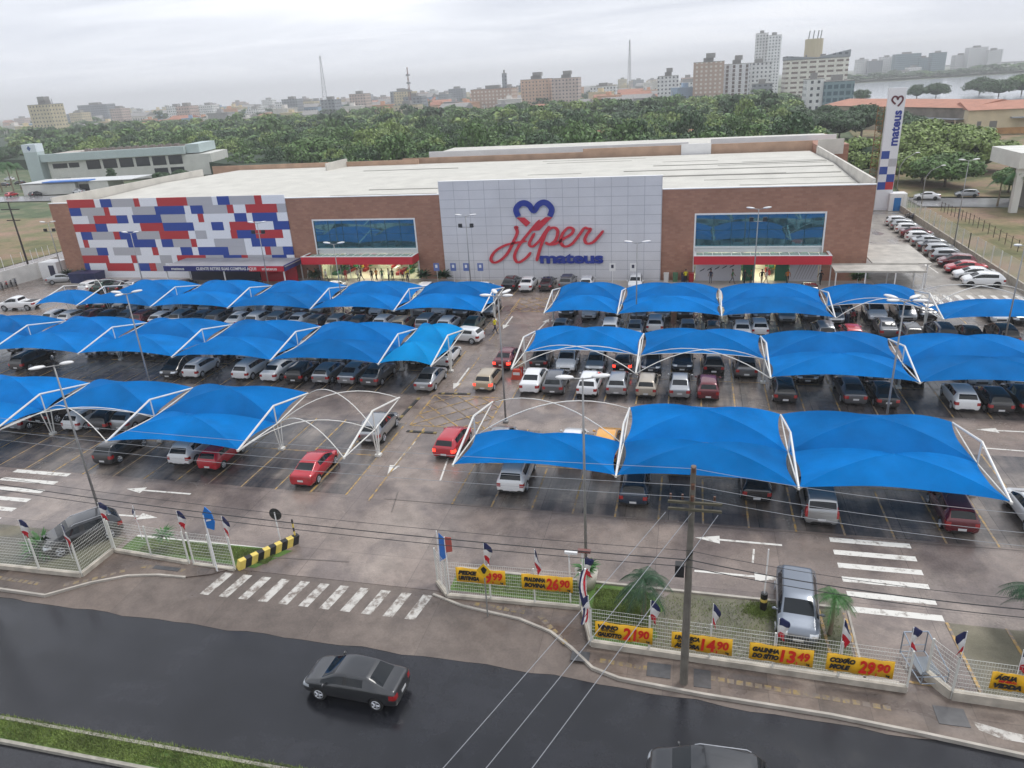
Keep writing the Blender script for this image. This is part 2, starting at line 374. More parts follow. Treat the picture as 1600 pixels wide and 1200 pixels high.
def place_car(kind,color,x,y,heading,label,group=None,z=0.,scale=1.,small=False,brake=False):
    """heading: direction of the nose, radians from +Y towards -X"""
    global NCAR
    pr=car_proto(kind); NCAR+=1
    def cp(o,par):
        c=o.copy(); COL.objects.link(c); c.parent=par
        nm=o.name.split('.')[0]
        if nm in('body','mirror'): c.material_slots[0].material=paint(color)
        if brake and nm=='taillight': c.material_slots[0].link='OBJECT'; c.material_slots[0].material=brakeM
        for ch in CH_OF.get(o.name,[]):
            if small and ch.name.split('.')[0] in('rim','number_plate','mirror','roof_rail') and nm!='x': 
                if ch.name.split('.')[0]!='mirror': continue
            cp(ch,c)
        return c
    c=cp(pr,None); c.location=(x,y,z); c.rotation_euler=(0,0,heading); c.scale=(scale,)*3
    tag(c,label,'car',group); return c
#==END CARLIB
# ------------------------------------------------------------ ground materials
def ground_mat(name,stops,jx=0,jy=0,wet=.5,dark=.35,puddle=.62,streak=0.,off=(0,0),jw=.012,rlo=.10,rhi=.55,bump=.25,fine=9.,rot=0.,jdark=.35,sdir=(1.6,.12,1)):
    m=bpy.data.materials.new(name); m.use_nodes=True; t=m.node_tree; b=t.nodes['Principled BSDF']; L=t.links.new
    g=N(t,'ShaderNodeNewGeometry'); P=g.outputs['Position']
    def noise(sc,det=5,rough=.5,scale=(1,1,1),dist=0):
        mp=N(t,'ShaderNodeMapping'); mp.inputs['Scale'].default_value=scale; L(P,mp.inputs[0])
        n=N(t,'ShaderNodeTexNoise'); n.inputs['Scale'].default_value=sc; n.inputs['Detail'].default_value=det; n.inputs['Roughness'].default_value=rough; n.inputs['Distortion'].default_value=dist
        L(mp.outputs[0],n.inputs[0]); return n.outputs[0]
    def mult(a,bv,fac=1.):
        x=N(t,'ShaderNodeMix',data_type='RGBA',blend_type='MULTIPLY'); x.inputs[0].default_value=fac; L(a,x.inputs[6]); L(bv,x.inputs[7]); return x.outputs[2]
    big=noise(.11,6,.6,dist=.4); col=ramp(t,big,stops)
    mid=noise(.9,6,.65,dist=.3); col=mult(col,ramp(t,mid,[(.32,.72),(.55,1.0),(.75,1.18)]))
    fn=noise(fine,4,.6); col=mult(col,ramp(t,fn,[(.25,.82),(.75,1.15)]))
    wt=noise(.23,5,.55,dist=.6)
    wetm=ramp(t,wt,[(puddle-.14,0.),(puddle,1.)])
    if streak:
        sn=noise(1.,4,.6,scale=sdir); sm=ramp(t,sn,[(.42,0.),(.62,1.)])
        x=N(t,'ShaderNodeMix',data_type='RGBA'); L(sm,x.inputs[0]); L(col,x.inputs[6])
        dk=N(t,'ShaderNodeMix',data_type='RGBA',blend_type='MULTIPLY'); dk.inputs[0].default_value=1; L(col,dk.inputs[6]); dk.inputs[7].default_value=(1-streak,1-streak*.9,1-streak*.8,1)
        L(dk.outputs[2],x.inputs[7]); col=x.outputs[2]
    dkc=N(t,'ShaderNodeMix',data_type='RGBA'); L(wetm,dkc.inputs[0]); L(col,dkc.inputs[6])
    d2=N(t,'ShaderNodeMix',data_type='RGBA',blend_type='MULTIPLY'); d2.inputs[0].default_value=1; L(col,d2.inputs[6]); d2.inputs[7].default_value=(1-dark,1-dark,1-dark*.9,1)
    L(d2.outputs[2],dkc.inputs[7]); col=dkc.outputs[2]
    if jx:
        mp=N(t,'ShaderNodeMapping'); mp.inputs['Location'].default_value=(off[0],off[1],0); mp.inputs['Rotation'].default_value=(0,0,rot); L(P,mp.inputs[0])
        br=N(t,'ShaderNodeTexBrick'); br.offset=0; br.inputs['Scale'].default_value=1; br.inputs['Mortar Size'].default_value=jw; br.inputs['Mortar Smooth'].default_value=.3
        br.inputs['Brick Width'].default_value=jx; br.inputs['Row Height'].default_value=jy
        br.inputs['Color1'].default_value=(.86,.86,.86,1); br.inputs['Color2'].default_value=(1.1,1.09,1.07,1); br.inputs['Mortar'].default_value=(jdark,jdark,jdark,1)
        L(mp.outputs[0],br.inputs[0]); col=mult(col,br.outputs[0])
    L(col,b.inputs['Base Color'])
    rr=N(t,'ShaderNodeMix',data_type='FLOAT'); L(wetm,rr.inputs[0]); 
    r1=ramp(t,mid,[(.3,rhi),(.7,rhi-.22*wet)]); L(r1,rr.inputs[2]); rr.inputs[3].default_value=rlo; L(rr.outputs[0],b.inputs['Roughness'])
    bp=N(t,'ShaderNodeBump'); bp.inputs['Strength'].default_value=bump; bp.inputs['Distance'].default_value=.02
    L(noise(fine*3,4,.7),bp.inputs['Height']); L(bp.outputs[0],b.inputs['Normal'])
    MC[name]=m; return m
laneM=ground_mat('wet_lane_concrete',[(.3,srgb(104,94,88)),(.5,srgb(130,118,111)),(.72,srgb(148,137,129))],6.2,5.4,.9,.34,.60,off=(1.1,2.0),jw=.014,rhi=.36,jdark=.5,rlo=.14)
bayM=ground_mat('wet_bay_concrete',[(.3,srgb(90,84,80)),(.5,srgb(124,115,108)),(.72,srgb(152,141,131))],2.48,5.6,.9,.5,.55,.42,off=(.6,1.9),jw=.02,rhi=.34,jdark=.4,rlo=.07)
apronM=ground_mat('driveway_concrete',[(.3,srgb(88,78,72)),(.5,srgb(107,96,89)),(.72,srgb(124,113,105))],5.5,9.,.4,.2,.70,off=(.4,4),jw=.012,rhi=.6,jdark=.55)
walkM=ground_mat('pavement_concrete',[(.3,srgb(84,72,64)),(.5,srgb(112,99,90)),(.72,srgb(138,125,115))],1.9,1.2,.5,.3,.62,off=(0,0),jw=.02,rhi=.6,jdark=.7)
roadM=ground_mat('wet_asphalt',[(.3,srgb(26,27,31)),(.5,srgb(36,37,42)),(.72,srgb(48,48,53))],0,0,1.,.18,.56,rlo=.07,rhi=.26,bump=.12,fine=22.,streak=.16,sdir=(.045,1.1,1))
yardM=ground_mat('side_yard_concrete',[(.3,srgb(128,122,116)),(.5,srgb(150,145,138)),(.72,srgb(168,162,154))],5.,6.,.6,.2,.66,jw=.02,rhi=.55)
dirtM=ground_mat('bare_red_earth',[(.3,srgb(96,104,62)),(.45,srgb(120,112,80)),(.6,srgb(140,116,96)),(.72,srgb(158,128,108))],wet=.1,dark=.1,puddle=.8,rhi=.9)
fieldM=ground_mat('rough_field_grass',[(.3,srgb(72,80,46)),(.42,srgb(100,100,62)),(.50,srgb(124,112,80)),(.62,srgb(136,112,92))],wet=.1,dark=.2,puddle=.85,rhi=.9)
landM=ground_mat('distant_land',[(.3,srgb(52,74,44)),(.5,srgb(84,98,66)),(.7,srgb(126,118,98))],wet=.1,dark=.2,puddle=.85,rhi=.95,fine=1.)
lawnM=ground_mat('lawn_green',[(.3,srgb(48,78,30)),(.5,srgb(76,106,42)),(.7,srgb(104,118,62))],wet=.1,dark=.2,puddle=.8,rhi=.85,fine=14.,bump=.8)
paverM=ground_mat('grass_paver',[(.3,srgb(78,88,58)),(.5,srgb(102,100,80)),(.72,srgb(124,117,102))],wet=.2,dark=.3,puddle=.62,rhi=.75,fine=16.,bump=.8)
def worn(name,c,cover=.42,under=None,rough=.5):
    """paint with patches worn through to the slab"""
    m=bpy.data.materials.new(name); m.use_nodes=True; t=m.node_tree; b=t.nodes['Principled BSDF']; L=t.links.new
    g=N(t,'ShaderNodeNewGeometry'); n=N(t,'ShaderNodeTexNoise'); n.inputs['Scale'].default_value=2.2; n.inputs['Detail'].default_value=9; n.inputs['Roughness'].default_value=.72; L(g.outputs['Position'],n.inputs[0])
    L(ramp(t,n.outputs[0],[(cover-.06,under or srgb(116,106,98)),(cover+.08,c)]),b.inputs['Base Color']); b.inputs['Roughness'].default_value=rough; MC[name]=m; return m
wpaintM=worn('white_road_paint',srgb(206,204,198),.40)
wpaint2M=worn('worn_white_road_paint',srgb(186,183,177),.47)
ypaintM=worn('yellow_bay_paint',srgb(178,142,70),.50)
kerbM=mat('kerb_whitewash',srgb(166,160,151),.7,0,0,.24,1.2)
# ------------------------------------------------------------ setting
def yroad(x): return np.interp(x,[-150,-34.8,-19.5,-6.9,3.7,12.5,40],[24.0,23.85,23.75,23.67,23.1,22.8,22.0])
b=MB(); b.add([(-5200,-300,-.30),(5200,-300,-.30),(5200,5250,-.30),(-5200,5250,-.30)],[(0,1,2,3)]); struct('ground',b,landM)
b=MB(); b.add([(-260,-20,-.12),(160,-20,-.12),(160,24.6,-.12),(-260,24.6,-.12)],[(0,1,2,3)]); struct('road',b,roadM)
LX=-111.5; RX=35.3
lot=[(LX,26),(-31.45,25.95),(-31.43,28.3),(-23.4,27.95),(-12.1,28.0),(-4.0,27.95),(-3.75,25.45),(9.2,25.05),(RX,24.3),(RX,141),(LX,141)]
b=MB(); b.prism(lot,-.28,0); struct('parking_lot',b,laneM)
xs=np.linspace(-36,13,50); v=[];f=[]
def apz(x,y): t=(y-yroad(x))/(28.25-yroad(x)); return -.105+.097*min(1,max(0,t))+.0
for i,x in enumerate(xs):
    for k in range(8):
        y0=yroad(x)+.10*math.sin(x*1.7)*math.sin(x*.43+1)-.06; y=y0+(28.25-y0)*k/7; v.append((x,y,apz(x,y)-.004))
for i in range(len(xs)-1):
    for k in range(7): a=i*8+k; f.append((a,a+8,a+9,a+1))
b=MB(); b.add(v,f); struct('driveway_apron',b,apronM)
curbL=[(-120,24.2),(-35.3,24.3),(-32.3,24.26),(-30.6,25.6),(-29.0,26.45),(-27.3,26.8),(-25.65,26.86)]
curbR=[(-11.9,27.7),(-10.2,27.1),(-8.9,26.9),(-7.2,26.65),(-5.6,26.05),(-4.5,25.2),(-3.4,24.15),(-2.2,23.75),(1.26,23.48),(6.12,23.3),(9.3,23.0),(12.5,22.62),(40,21.8)]
b=MB(); b.prism(curbL+[(-24.4,27.3),(-23.5,27.95),(-31.43,28.3),(-31.45,25.95),(-120,26)],-.2,.03)
b.prism(curbR+[(40,24.2),(9.2,25.05),(-3.75,25.45),(-4.0,27.95),(-11.2,27.98)],-.2,.03); struct('pavement',b,walkM)
b=MB()
for c in (curbL,curbR): b.ribbon([(x,y,-.14) for x,y in c],.12,.19)
struct('kerb',b,kerbM)
# median with grass
b=MB(); b.prism([(-150,16.28),(-8.4,16.05),(-7.9,16.5),(-8.4,16.98),(-150,17.32)],-.2,-.02); struct('median_strip',b,lawnM)
b=MB(); b.ribbon([(-150,17.34,-.14),(-8.4,17.0,-.14)],.14,.17); b.ribbon([(-150,16.26,-.14),(-8.4,16.03,-.14)],.14,.17); struct('median_kerb',b,mat('kerb_weathered',srgb(150,146,136),.8,0,0,.25,3.))
b=MB(); b.add([(x,y,-.114) for x,y in ((-9.6,17.0),(-8.6,16.9),(-7.5,17.2),(-7.8,17.6),(-9.0,17.5))],[(0,1,2,3,4)]); struct('sand_patch',b,mat('sand_dirt',srgb(128,112,100),.9,0,0,.2,6))
def blades(name,poly_fn,n,h,label,mm,w=.012):
    """short grass blades scattered over a patch"""
    P=poly_fn(n); n=len(P); a=rng.uniform(0,2*PI,n); hh=h*rng.uniform(.5,1.3,n); dx=np.cos(a)*w; dy=np.sin(a)*w; lean=rng.normal(0,h*.45,(n,2))
    V=np.zeros((n,3,3)); V[:,0]=P; V[:,1]=P; V[:,2]=P; V[:,0,0]-=dx; V[:,0,1]-=dy; V[:,1,0]+=dx; V[:,1,1]+=dy; V[:,2,2]+=hh; V[:,2,:2]+=lean
    o=link(name,quads(name,V,[mm],nv=3)); return tag(o,label,'grass',kind='stuff')
bladeM=mat('grass_blade',srgb(112,128,66),.7,0,0,.45,.8,island=.45)
def rect(x0,x1,y0,y1,z):
    return lambda n: np.stack([rng.uniform(x0,x1,n),rng.uniform(y0,y1,n),np.full(n,z)],1)
blades('median_grass',rect(-32,-8.3,16.2,17.2,-.02),26000,.11,'uneven green grass growing along the narrow road median',bladeM,.016)
# bays: a sheet of its own for each double row
def sheet(name,x0,x1,y0,y1,z,m): b=MB(); b.add([(x0,y0,z),(x1,y0,z),(x1,y1,z),(x0,y1,z)],[(0,1,2,3)]); return struct(name,b,m)
for y0,xl,xr in ((41.4,-60.,RX-.1),(57.5,-95,RX-.1),(72.7,-76,RX-.1)):
    sheet('parking_bays',xl,-20.6,y0-5.25,y0+5.25,.004,bayM); sheet('parking_bays',-13.5,xr,y0-5.25,y0+5.25,.004,bayM)
sheet('side_yard',20.3,RX,83.2,141,.004,yardM)
XR=[-13.55+2.478*k for k in range(20)]; XL=[-20.65-2.5*k for k in range(31)]
b=MB(); _mz=[0]
def mark(b,P,w,z=.008,f=None):
    for p,q in zip(P[:-1],P[1:]):
        _mz[0]=(_mz[0]+1)%40; z=z+.0002*(1 if _mz[0] else -39)
        d=np.array([q[0]-p[0],q[1]-p[1]]); d=d/np.hypot(*d); n=np.array([-d[1],d[0]])*w/2
        b.add([(p[0]-n[0],p[1]-n[1],z),(q[0]-n[0],q[1]-n[1],z),(q[0]+n[0],q[1]+n[1],z),(p[0]+n[0],p[1]+n[1],z)],[(0,1,2,3)])
for y0 in (41.4,57.5,72.7):
    for X in XR+XL:
        if X<-58 and y0<50: continue
        if X>RX-.2: continue
        mark(b,[(X,y0-5.35),(X,y0-.25)],.11); mark(b,[(X,y0+.25),(X,y0+5.35)],.11)
    mark(b,[(-20.5,y0),(-60,y0)],.09); mark(b,[(-13.5,y0),(20,y0)],.09)
for X in XR[:15]+XL[:28]: mark(b,[(X,81.6),(X,86.2)],.11)
mark(b,[(-23.1,36.),(-23.1,46.6)],.12,.012); mark(b,[(-18.9,35.6),(-18.9,46)],.12,.012); mark(b,[(-18.7,52.4),(-18.9,62)],.1,.012); mark(b,[(-19.2,66),(-19.2,79)],.1,.012)
# box junction marking
for x0,x1,y0,y1 in ((-20.2,-14.2,46.4,52.2),(-19.4,-14.2,76.2,81.6)):
    mark(b,[(x0,y0),(x1,y0),(x1,y1),(x0,y1),(x0,y0)],.12,.012)
    w,h=x1-x0,y1-y0
    for k in (.33,.66,1.):
        A=[(x0,y0+h*k),(x0+w*k,y0)] ; B=[(x0+w*(1-k),y1),(x1,y1-h*k)]
        C=[(x0,y1-h*k),(x0+w*k,y1)] ; D=[(x0+w*(1-k),y0),(x1,y0+h*k)]
        for j,Q in enumerate((A,C) if k==1. else (A,B,C,D)): mark(b,Q,.09,.024+.004*(j%2)+.0013*int(k*3))
for X in (6.6,7.7,12.0,14.4,17.0):
    mark(b,[(X,25.5),(X-.1,29.6)],.13,.030)
mark(b,[(9.4,25.6),(11.4,25.5)],.14,.022)
o=b.build('yellow_markings',ypaintM); tag(o,kind='structure')
b=MB()
for k in range(6): y=35.75-1.13*k; b.add([(7.9+.02*k,y-.42,.008),(11.85,y-.42,.008),(11.85,y,.008),(7.9+.02*k,y,.008)],[(0,1,2,3)])
for k in range(6): y=36.0-1.13*k; b.add([(-46.2,y-.42,.008),(-41.55,y-.42,.008),(-41.55,y,.008),(-46.2,y,.008)],[(0,1,2,3)])
for k in range(12):   # zebra by the side yard
    x=23.3+k*1.15; b.add([(x,80.6,.009),(x+.5,80.6,.009),(x+.5,84.6,.009),(x,84.6,.009)],[(0,1,2,3)])
def arrow(b,tail,tip,w=.16,hw=.75,hl=1.3,z=.009):
    p=np.array(tail[:2]);q=np.array(tip[:2]); d=(q-p)/np.hypot(*(q-p)); n=np.array([-d[1],d[0]]); h=q-d*hl
    mark(b,[tuple(p),tuple(h)],w,z); b.add([(*(h+n*hw/2),z),(*(h-n*hw/2),z),(*q,z)],[(0,2,1)])
for a,c in (((298,772),(198,764)),((145,802),(246,809)),((1222,852),(1086,840)),((1085,892),(1222,905)),((648,690),(605,742)),((733,575),(708,608)),((801,494),(786,514)),((1620,676),(1525,671)),((1466,427),(1445,412)),((835,522),(858,498)),((800,560),(806,545))):
    arrow(b,W(*a),W(*c))
mark(b,[W(700,716)[:2],W(688,751)[:2]],.12,.009); mark(b,[W(1535,700)[:2],W(1640,708)[:2]],.14,.009); mark(b,[W(1178,858)[:2],W(1176,880)[:2]],.10,.009)
mark(b,[(-31.2,29.95),(-22.3,29.95)],.16,.01)
o=b.build('white_markings',wpaintM); tag(o,kind='structure')
b=MB()
for k in range(11):
    xt=-23.75+1.135*k; xb=xt-.32
    b.add([(xb,25.8,apz(xb,25.8)+.002),(xb+.52,25.8,apz(xb,25.8)+.002),(xt+.52,27.62,apz(xt,27.62)+.002),(xt,27.62,apz(xt,27.62)+.002)],[(0,1,2,3)])
o=b.build('zebra_crossing',wpaint2M); tag(o,kind='structure')
# tactile paving and dark patches on the pavement
b=MB()
for P in ([(-36.5,25.1),(-33.2,25.0)],[(-31.8,25.2),(-30.6,25.9),(-29.2,27.0)],[(-28.6,27.3),(-25.8,27.35)],[(-9.5,27.3),(-6.8,27.1)],[(-6.2,26.9),(-4.6,25.2)],[(-3.0,24.6),(.0,24.45)],[(1.6,24.4),(8.6,24.0)]):
    d=np.array(P[-1])-np.array(P[0])
    for p,q in zip(P[:-1],P[1:]):
        L=math.hypot(q[0]-p[0],q[1]-p[1]); n=int(L/.36)
        for i in range(n):
            t=i/n; x=p[0]+(q[0]-p[0])*t; y=p[1]+(q[1]-p[1])*t; b.box((x,y,.031),(.27,.25,.008),math.atan2(q[1]-p[1],q[0]-p[0]))
o=b.build('tactile_paving',worn('tactile_yellow',srgb(140,120,76),.52,srgb(112,102,94))); tag(o,kind='structure')
b=MB()
for x,y,w,h in ((-4.0,24.7,.8,.6),(-.6,24.45,1.0,.8),(1.2,24.3,.7,1.),(-27.2,27.35,1.6,.3),(10.5,24.0,1.1,.9)): b.box((x,y,.034),(w,h,.030))
o=b.build('pavement_covers',mat('dark_slab',srgb(74,74,76),.4,0,0,.2,4.)); tag(o,kind='structure')
b=MB(); b.add([(x,y,.036) for x,y in ((11.2,23.9),(12.4,23.6),(13.2,23.5),(13.0,23.15),(12.0,23.2),(11.3,23.5))],[(5,4,3,2,1,0)]); o=b.build('worn_patch',wpaint2M); tag(o,kind='structure')
dM=mat('drain_dark',srgb(96,88,83),.5,0,0,.2,3.)
b=MB()
for L in ([(622,768),(612,800)],[(376,868),(545,878)],[(700,718),(1700,850)]):
    P=[W(*p)[:2] for p in L[:2]] if len(L)==2 else [W(*p)[:2] for p in L]
    if L[0][0]==700: P=[(-18,36.0),(34,35.95)]
    mark(b,P,.07 if len(L)==2 else .12,.014)
o=b.build('drain_channel',dM); tag(o,kind='structure')
for i,(p,q_) in enumerate((((622,657),(655,622)),((636,674),(682,677)),((685,615),(735,616)))):
    A=W(*p);Bq=W(*q_); n=10; t=thing('speed_bump',['black and yellow rubber speed bump running away beside the bay row','black rubber speed bump below the box junction','black and yellow rubber speed bump above the box junction'][i],'speed bump',(A[0],A[1],0)); b=MB(); an=math.atan2(Bq[1]-A[1],Bq[0]-A[0]); L=math.hypot(Bq[0]-A[0],Bq[1]-A[1])
    for k in range(n): b.box(((Bq[0]-A[0])*(k+.5)/n,(Bq[1]-A[1])*(k+.5)/n,.03),(L/n,.24,.05),an,1 if k%4==1 else 0)
    b.build('rubber_strip',[mat('rubber_black',(.02,.02,.02),.6),mat('rubber_yellow',srgb(128,112,64),.6)],t)
# front lawns and paver bays
def poly(name,pts,z,m): b=MB(); b.add([(x,y,z) for x,y in pts],[tuple(range(len(pts)))]); return struct(name,b,m)
poly('lawn',[(-60,26.2),(-31.6,26.2),(-31.6,29.6),(-60,29.9)],.012,paverM); poly('lawn',[(-31.2,28.5),(-22.3,28.2),(-21.0,30.0),(-31.2,29.85)],.012,lawnM)
poly('lawn',[(-11.2,28.15),(-4.1,28.1),(-3.6,25.7),(-1.3,25.65),(-.7,26.6),(-1.2,27.5),(-.5,28.4),(-.9,29.2),(-1.6,29.8),(-11.2,29.9)],.012,lawnM)
poly('grass_pavers',[(-3.4,25.7),(7.5,25.3),(7.5,29.7),(-.2,29.8)],.006,paverM); poly('grass_pavers',[(11.9,25.2),(RX,24.7),(RX,29.4),(11.9,29.6)],.012,paverM)
blades('lawn_grass',lambda n: np.concatenate([rect(-3.9,-1.1,26.2,29.5,.012)(n),(lambda k:np.stack([3.9+rng.normal(0,.38,k),29.1+rng.normal(0,.28,k),np.full(k,.01)],1))(n//4),rect(-1.2,7.3,25.9,29.5,.008)(n//3),rect(-30,-21.8,28.6,29.8,.012)(n//1),rect(-11,-4.4,28.3,29.7,.012)(n//2)]),14000,.09,'bright green lawn grass behind the white wire fence',bladeM,.014)
b=MB(); b.ribbon([(-11.3,29.95,-.05),(7.5,29.85,-.05)],.14,.14); b.ribbon([(-3.6,25.75,-.05),(9.0,25.5,-.05)],.1,.1); b.ribbon([(7.7,25.4,-.05),(7.8,29.7,-.05)],.1,.1); struct('lawn_edging',b,kerbM)
# land beyond the lot
poly('field',[(-300,95),(LX-.6,92),(LX-.6,146),(-300,152)],-.05,dirtM)
poly('field',[(-300,60),(LX-.6,60),(LX-.6,120),(-300,112)],-.03,fieldM)
b=MB(); b.add([(-900,196,-.04),(-93,176,-.04),(-93,186,-.04),(-900,218,-.04)],[(0,1,2,3)]); b.add([(RX+4,143,-.03),(120,127,-.03),(120,138,-.03),(RX+4,153,-.03)],[(0,1,2,3)]); struct('back_road',b,mat('pale_wet_road',srgb(132,132,134),.22,0,0,.12,.3))
poly('field',[(RX+.5,30),(200,30),(200,126),(RX+.5,142)],-.06,fieldM); poly('field',[(RX+4,154),(200,138),(260,330),(60,330)],-.05,fieldM)
b=MB(); wpts=[W(1330,150),W(1340,133),W(1440,128),W(1650,121),W(1650,136),W(1560,140),W(1450,148)]
wpts=[(100,560),(116,860),(230,1260),(1100,1560),(1100,640),(300,480)]
b.add([(x,y,-.2) for x,y in wpts],[tuple(range(len(wpts)))]); struct('bay_water',b,mat('bay_water',srgb(170,176,184),.12,0,0,0,1,.0))
# ------------------------------------------------------------ the store
def brick_mat(name,c,c2,mort,w=.5,h=.19,var=.12):
    m=bpy.data.materials.new(name); m.use_nodes=True; t=m.node_tree; b=t.nodes['Principled BSDF']; L=t.links.new
    g=N(t,'ShaderNodeNewGeometry'); s=N(t,'ShaderNodeSeparateXYZ'); L(g.outputs['Position'],s.inputs[0])
    a=N(t,'ShaderNodeMath',operation='ADD'); L(s.outputs[0],a.inputs[0]); L(s.outputs[1],a.inputs[1]); cb=N(t,'ShaderNodeCombineXYZ'); L(a.outputs[0],cb.inputs[0]); L(s.outputs[2],cb.inputs[1])
    br=N(t,'ShaderNodeTexBrick'); br.inputs['Scale'].default_value=1; br.inputs['Brick Width'].default_value=w; br.inputs['Row Height'].default_value=h; br.inputs['Mortar Size'].default_value=.012
    br.inputs['Color1'].default_value=(*c,1); br.inputs['Color2'].default_value=(*c2,1); br.inputs['Mortar'].default_value=(*mort,1); L(cb.outputs[0],br.inputs[0])
    n=N(t,'ShaderNodeTexNoise'); n.inputs['Scale'].default_value=.35; n.inputs['Detail'].default_value=7; L(g.outputs['Position'],n.inputs[0])
    x=N(t,'ShaderNodeMix',data_type='RGBA',blend_type='MULTIPLY'); x.inputs[0].default_value=1; L(br.outputs[0],x.inputs[6]); L(ramp(t,n.outputs[0],[(.3,1-var),(.7,1+var)]),x.inputs[7]); L(x.outputs[2],b.inputs['Base Color'])
    b.inputs['Roughness'].default_value=.75; return m
brickM=brick_mat('brown_tile_brick',srgb(162,120,100),srgb(148,106,88),srgb(142,112,98),.6,.28)
panelM=mat('silver_cladding',srgb(206,206,210),.4,0,0,.06,.35)
whiteM=mat('white_metal',srgb(222,222,222),.4,0,0,.05,.5)
roofM=brick_mat('white_roof_sheet',srgb(192,190,182),srgb(186,184,176),srgb(168,166,160),60,1.1,.09)
parM=mat('parapet_inside',srgb(196,192,184),.8,0,0,.12,.5); terraM=mat('parapet_brown',srgb(176,146,124),.8,0,0,.16,.5)
redM=mat('sign_red',srgb(196,40,56),.45,0,0,.05,.5); blueM=mat('sign_blue',srgb(24,48,140),.4); dglassM=mat('mirror_glass',srgb(96,140,150),.03,.75)
st=thing('supermarket','long brown and silver supermarket with white roof and colour block wall','supermarket',(0,0,0))
X0,X1,YF,YB,HT=-92.1,19.95,90.,139.,11.1
b=MB()
E=[(-49.7,-35.25),(.6,14.95)]
for x0,x1 in ((X0,E[0][0]),(E[0][1],E[1][0]),(E[1][1],X1)): b.b2(x0,x1,YF,YF+.5,0,HT)
for x0,x1 in E: b.b2(x0,x1,YF,YF+.5,8.05,HT)
b.b2(X0,X0+.5,YF+.5,YB,0,10.2); b.b2(X1-.5,X1,YF+.5,YB,0,10.2); b.build('brick_wall',brickM,st)
b=MB(); b.b2(-31.35,-3.44,YF-.35,YF-.003,0,12.75); o=b.build('silver_panel_wall',panelM,st)
b=MB()
for k in range(1,15): b.b2(-31.35+1.99*k-.02,-31.35+1.99*k+.02,YF-.356,YF-.35,0,12.75)
for k in range(1,12): b.b2(-31.35,-3.44,YF-.359,YF-.3565,12.75-1.12*k-.02,12.75-1.12*k+.02)
b.build('panel_joint',mat('joint_grey',srgb(152,154,162),.6),o)
b=MB(); b.b2(-31.4,-3.4,YF-.36,YF+.3,12.752,12.80); b.build('panel_cap',whiteM,st)
b=MB(); b.b2(X0-.04,-31.4,YF-.06,YF+.55,HT,HT+.10);b.b2(-3.4,X1+.04,YF-.06,YF+.55,HT,HT+.10); b.build('wall_coping',whiteM,st)
# roof
b=MB(); v=[(X0+.5,YF+.55,10.2),(X1-.5,YF+.55,10.2),(X1-.5,115,10.9),(X0+.5,115,10.9),(X1-.5,YB,10.4),(X0+.5,YB,10.4)]
b.add(v,[(0,1,2,3),(3,2,4,5)]); rf=b.build('roof',roofM,st)
zr=lambda y: 10.2+.7*(y-90.55)/24.45 if y<115 else 10.9-.5*(y-115)/24
for y,x0,x1 in ((96.5,-50,-34),(101,-46,-28),(106,-20,19),(112,-10,19),(118,-6,19),(126,-58,-40)): MB().b2(x0,x1,y-.05,y+.05,10.1,zr(y)+.10).build('roof_ridge_trim',mat('seam_grey',srgb(150,148,142),.6),rf)
for y in np.arange(93,138,4.6):
    x=float(rng.uniform(-30,10)); b=MB(); b.b2(x,min(19.3,x+float(rng.uniform(8,22))),y-.04,y+.04,10.1,zr(y)+.05)
    b.build('roof_seam',MC['seam_grey'],rf)
boxes('parapet',[(X0,X0+.28,YF+.6,127,10.2,11.9),(X1-.3,X1,YF+.6,133,10.2,11.7),(X1+.01,X1+4,YB-5,YB-4.7,10.2,12.6),(-67.5,-67.2,YB-9,YB-.01,10.2,11.9)],parM,st)
boxes('rear_parapet',[(X0-6,-67.5,YB,YB+.3,9,11.3),(-67.2,-52,YB-.5,YB-.2,9,11.3),(-20,X1,YB+1,YB+1.3,9,12.0),(-56,-20,YB+1.4,YB+1.7,9,11.4)],terraM,st)
boxes('rear_roof_edge',[(-52,-1,YB+6,YB+6.4,9,12.1),(3,X1+4.6,YB+6,YB+6.4,9,12.5),(-2.2,3,YB+.6,YB+.95,10,12.2)],whiteM,st)
b=MB(); b.b2(-51,X1+4.5,YB+6.5,YB+20,9,11.7); b.build('rear_roof',roofM,st)
b=MB(); b.b2(X1,X1+5,YB-4,YB+20,0,11.6); b.build('rear_block',brickM,st)
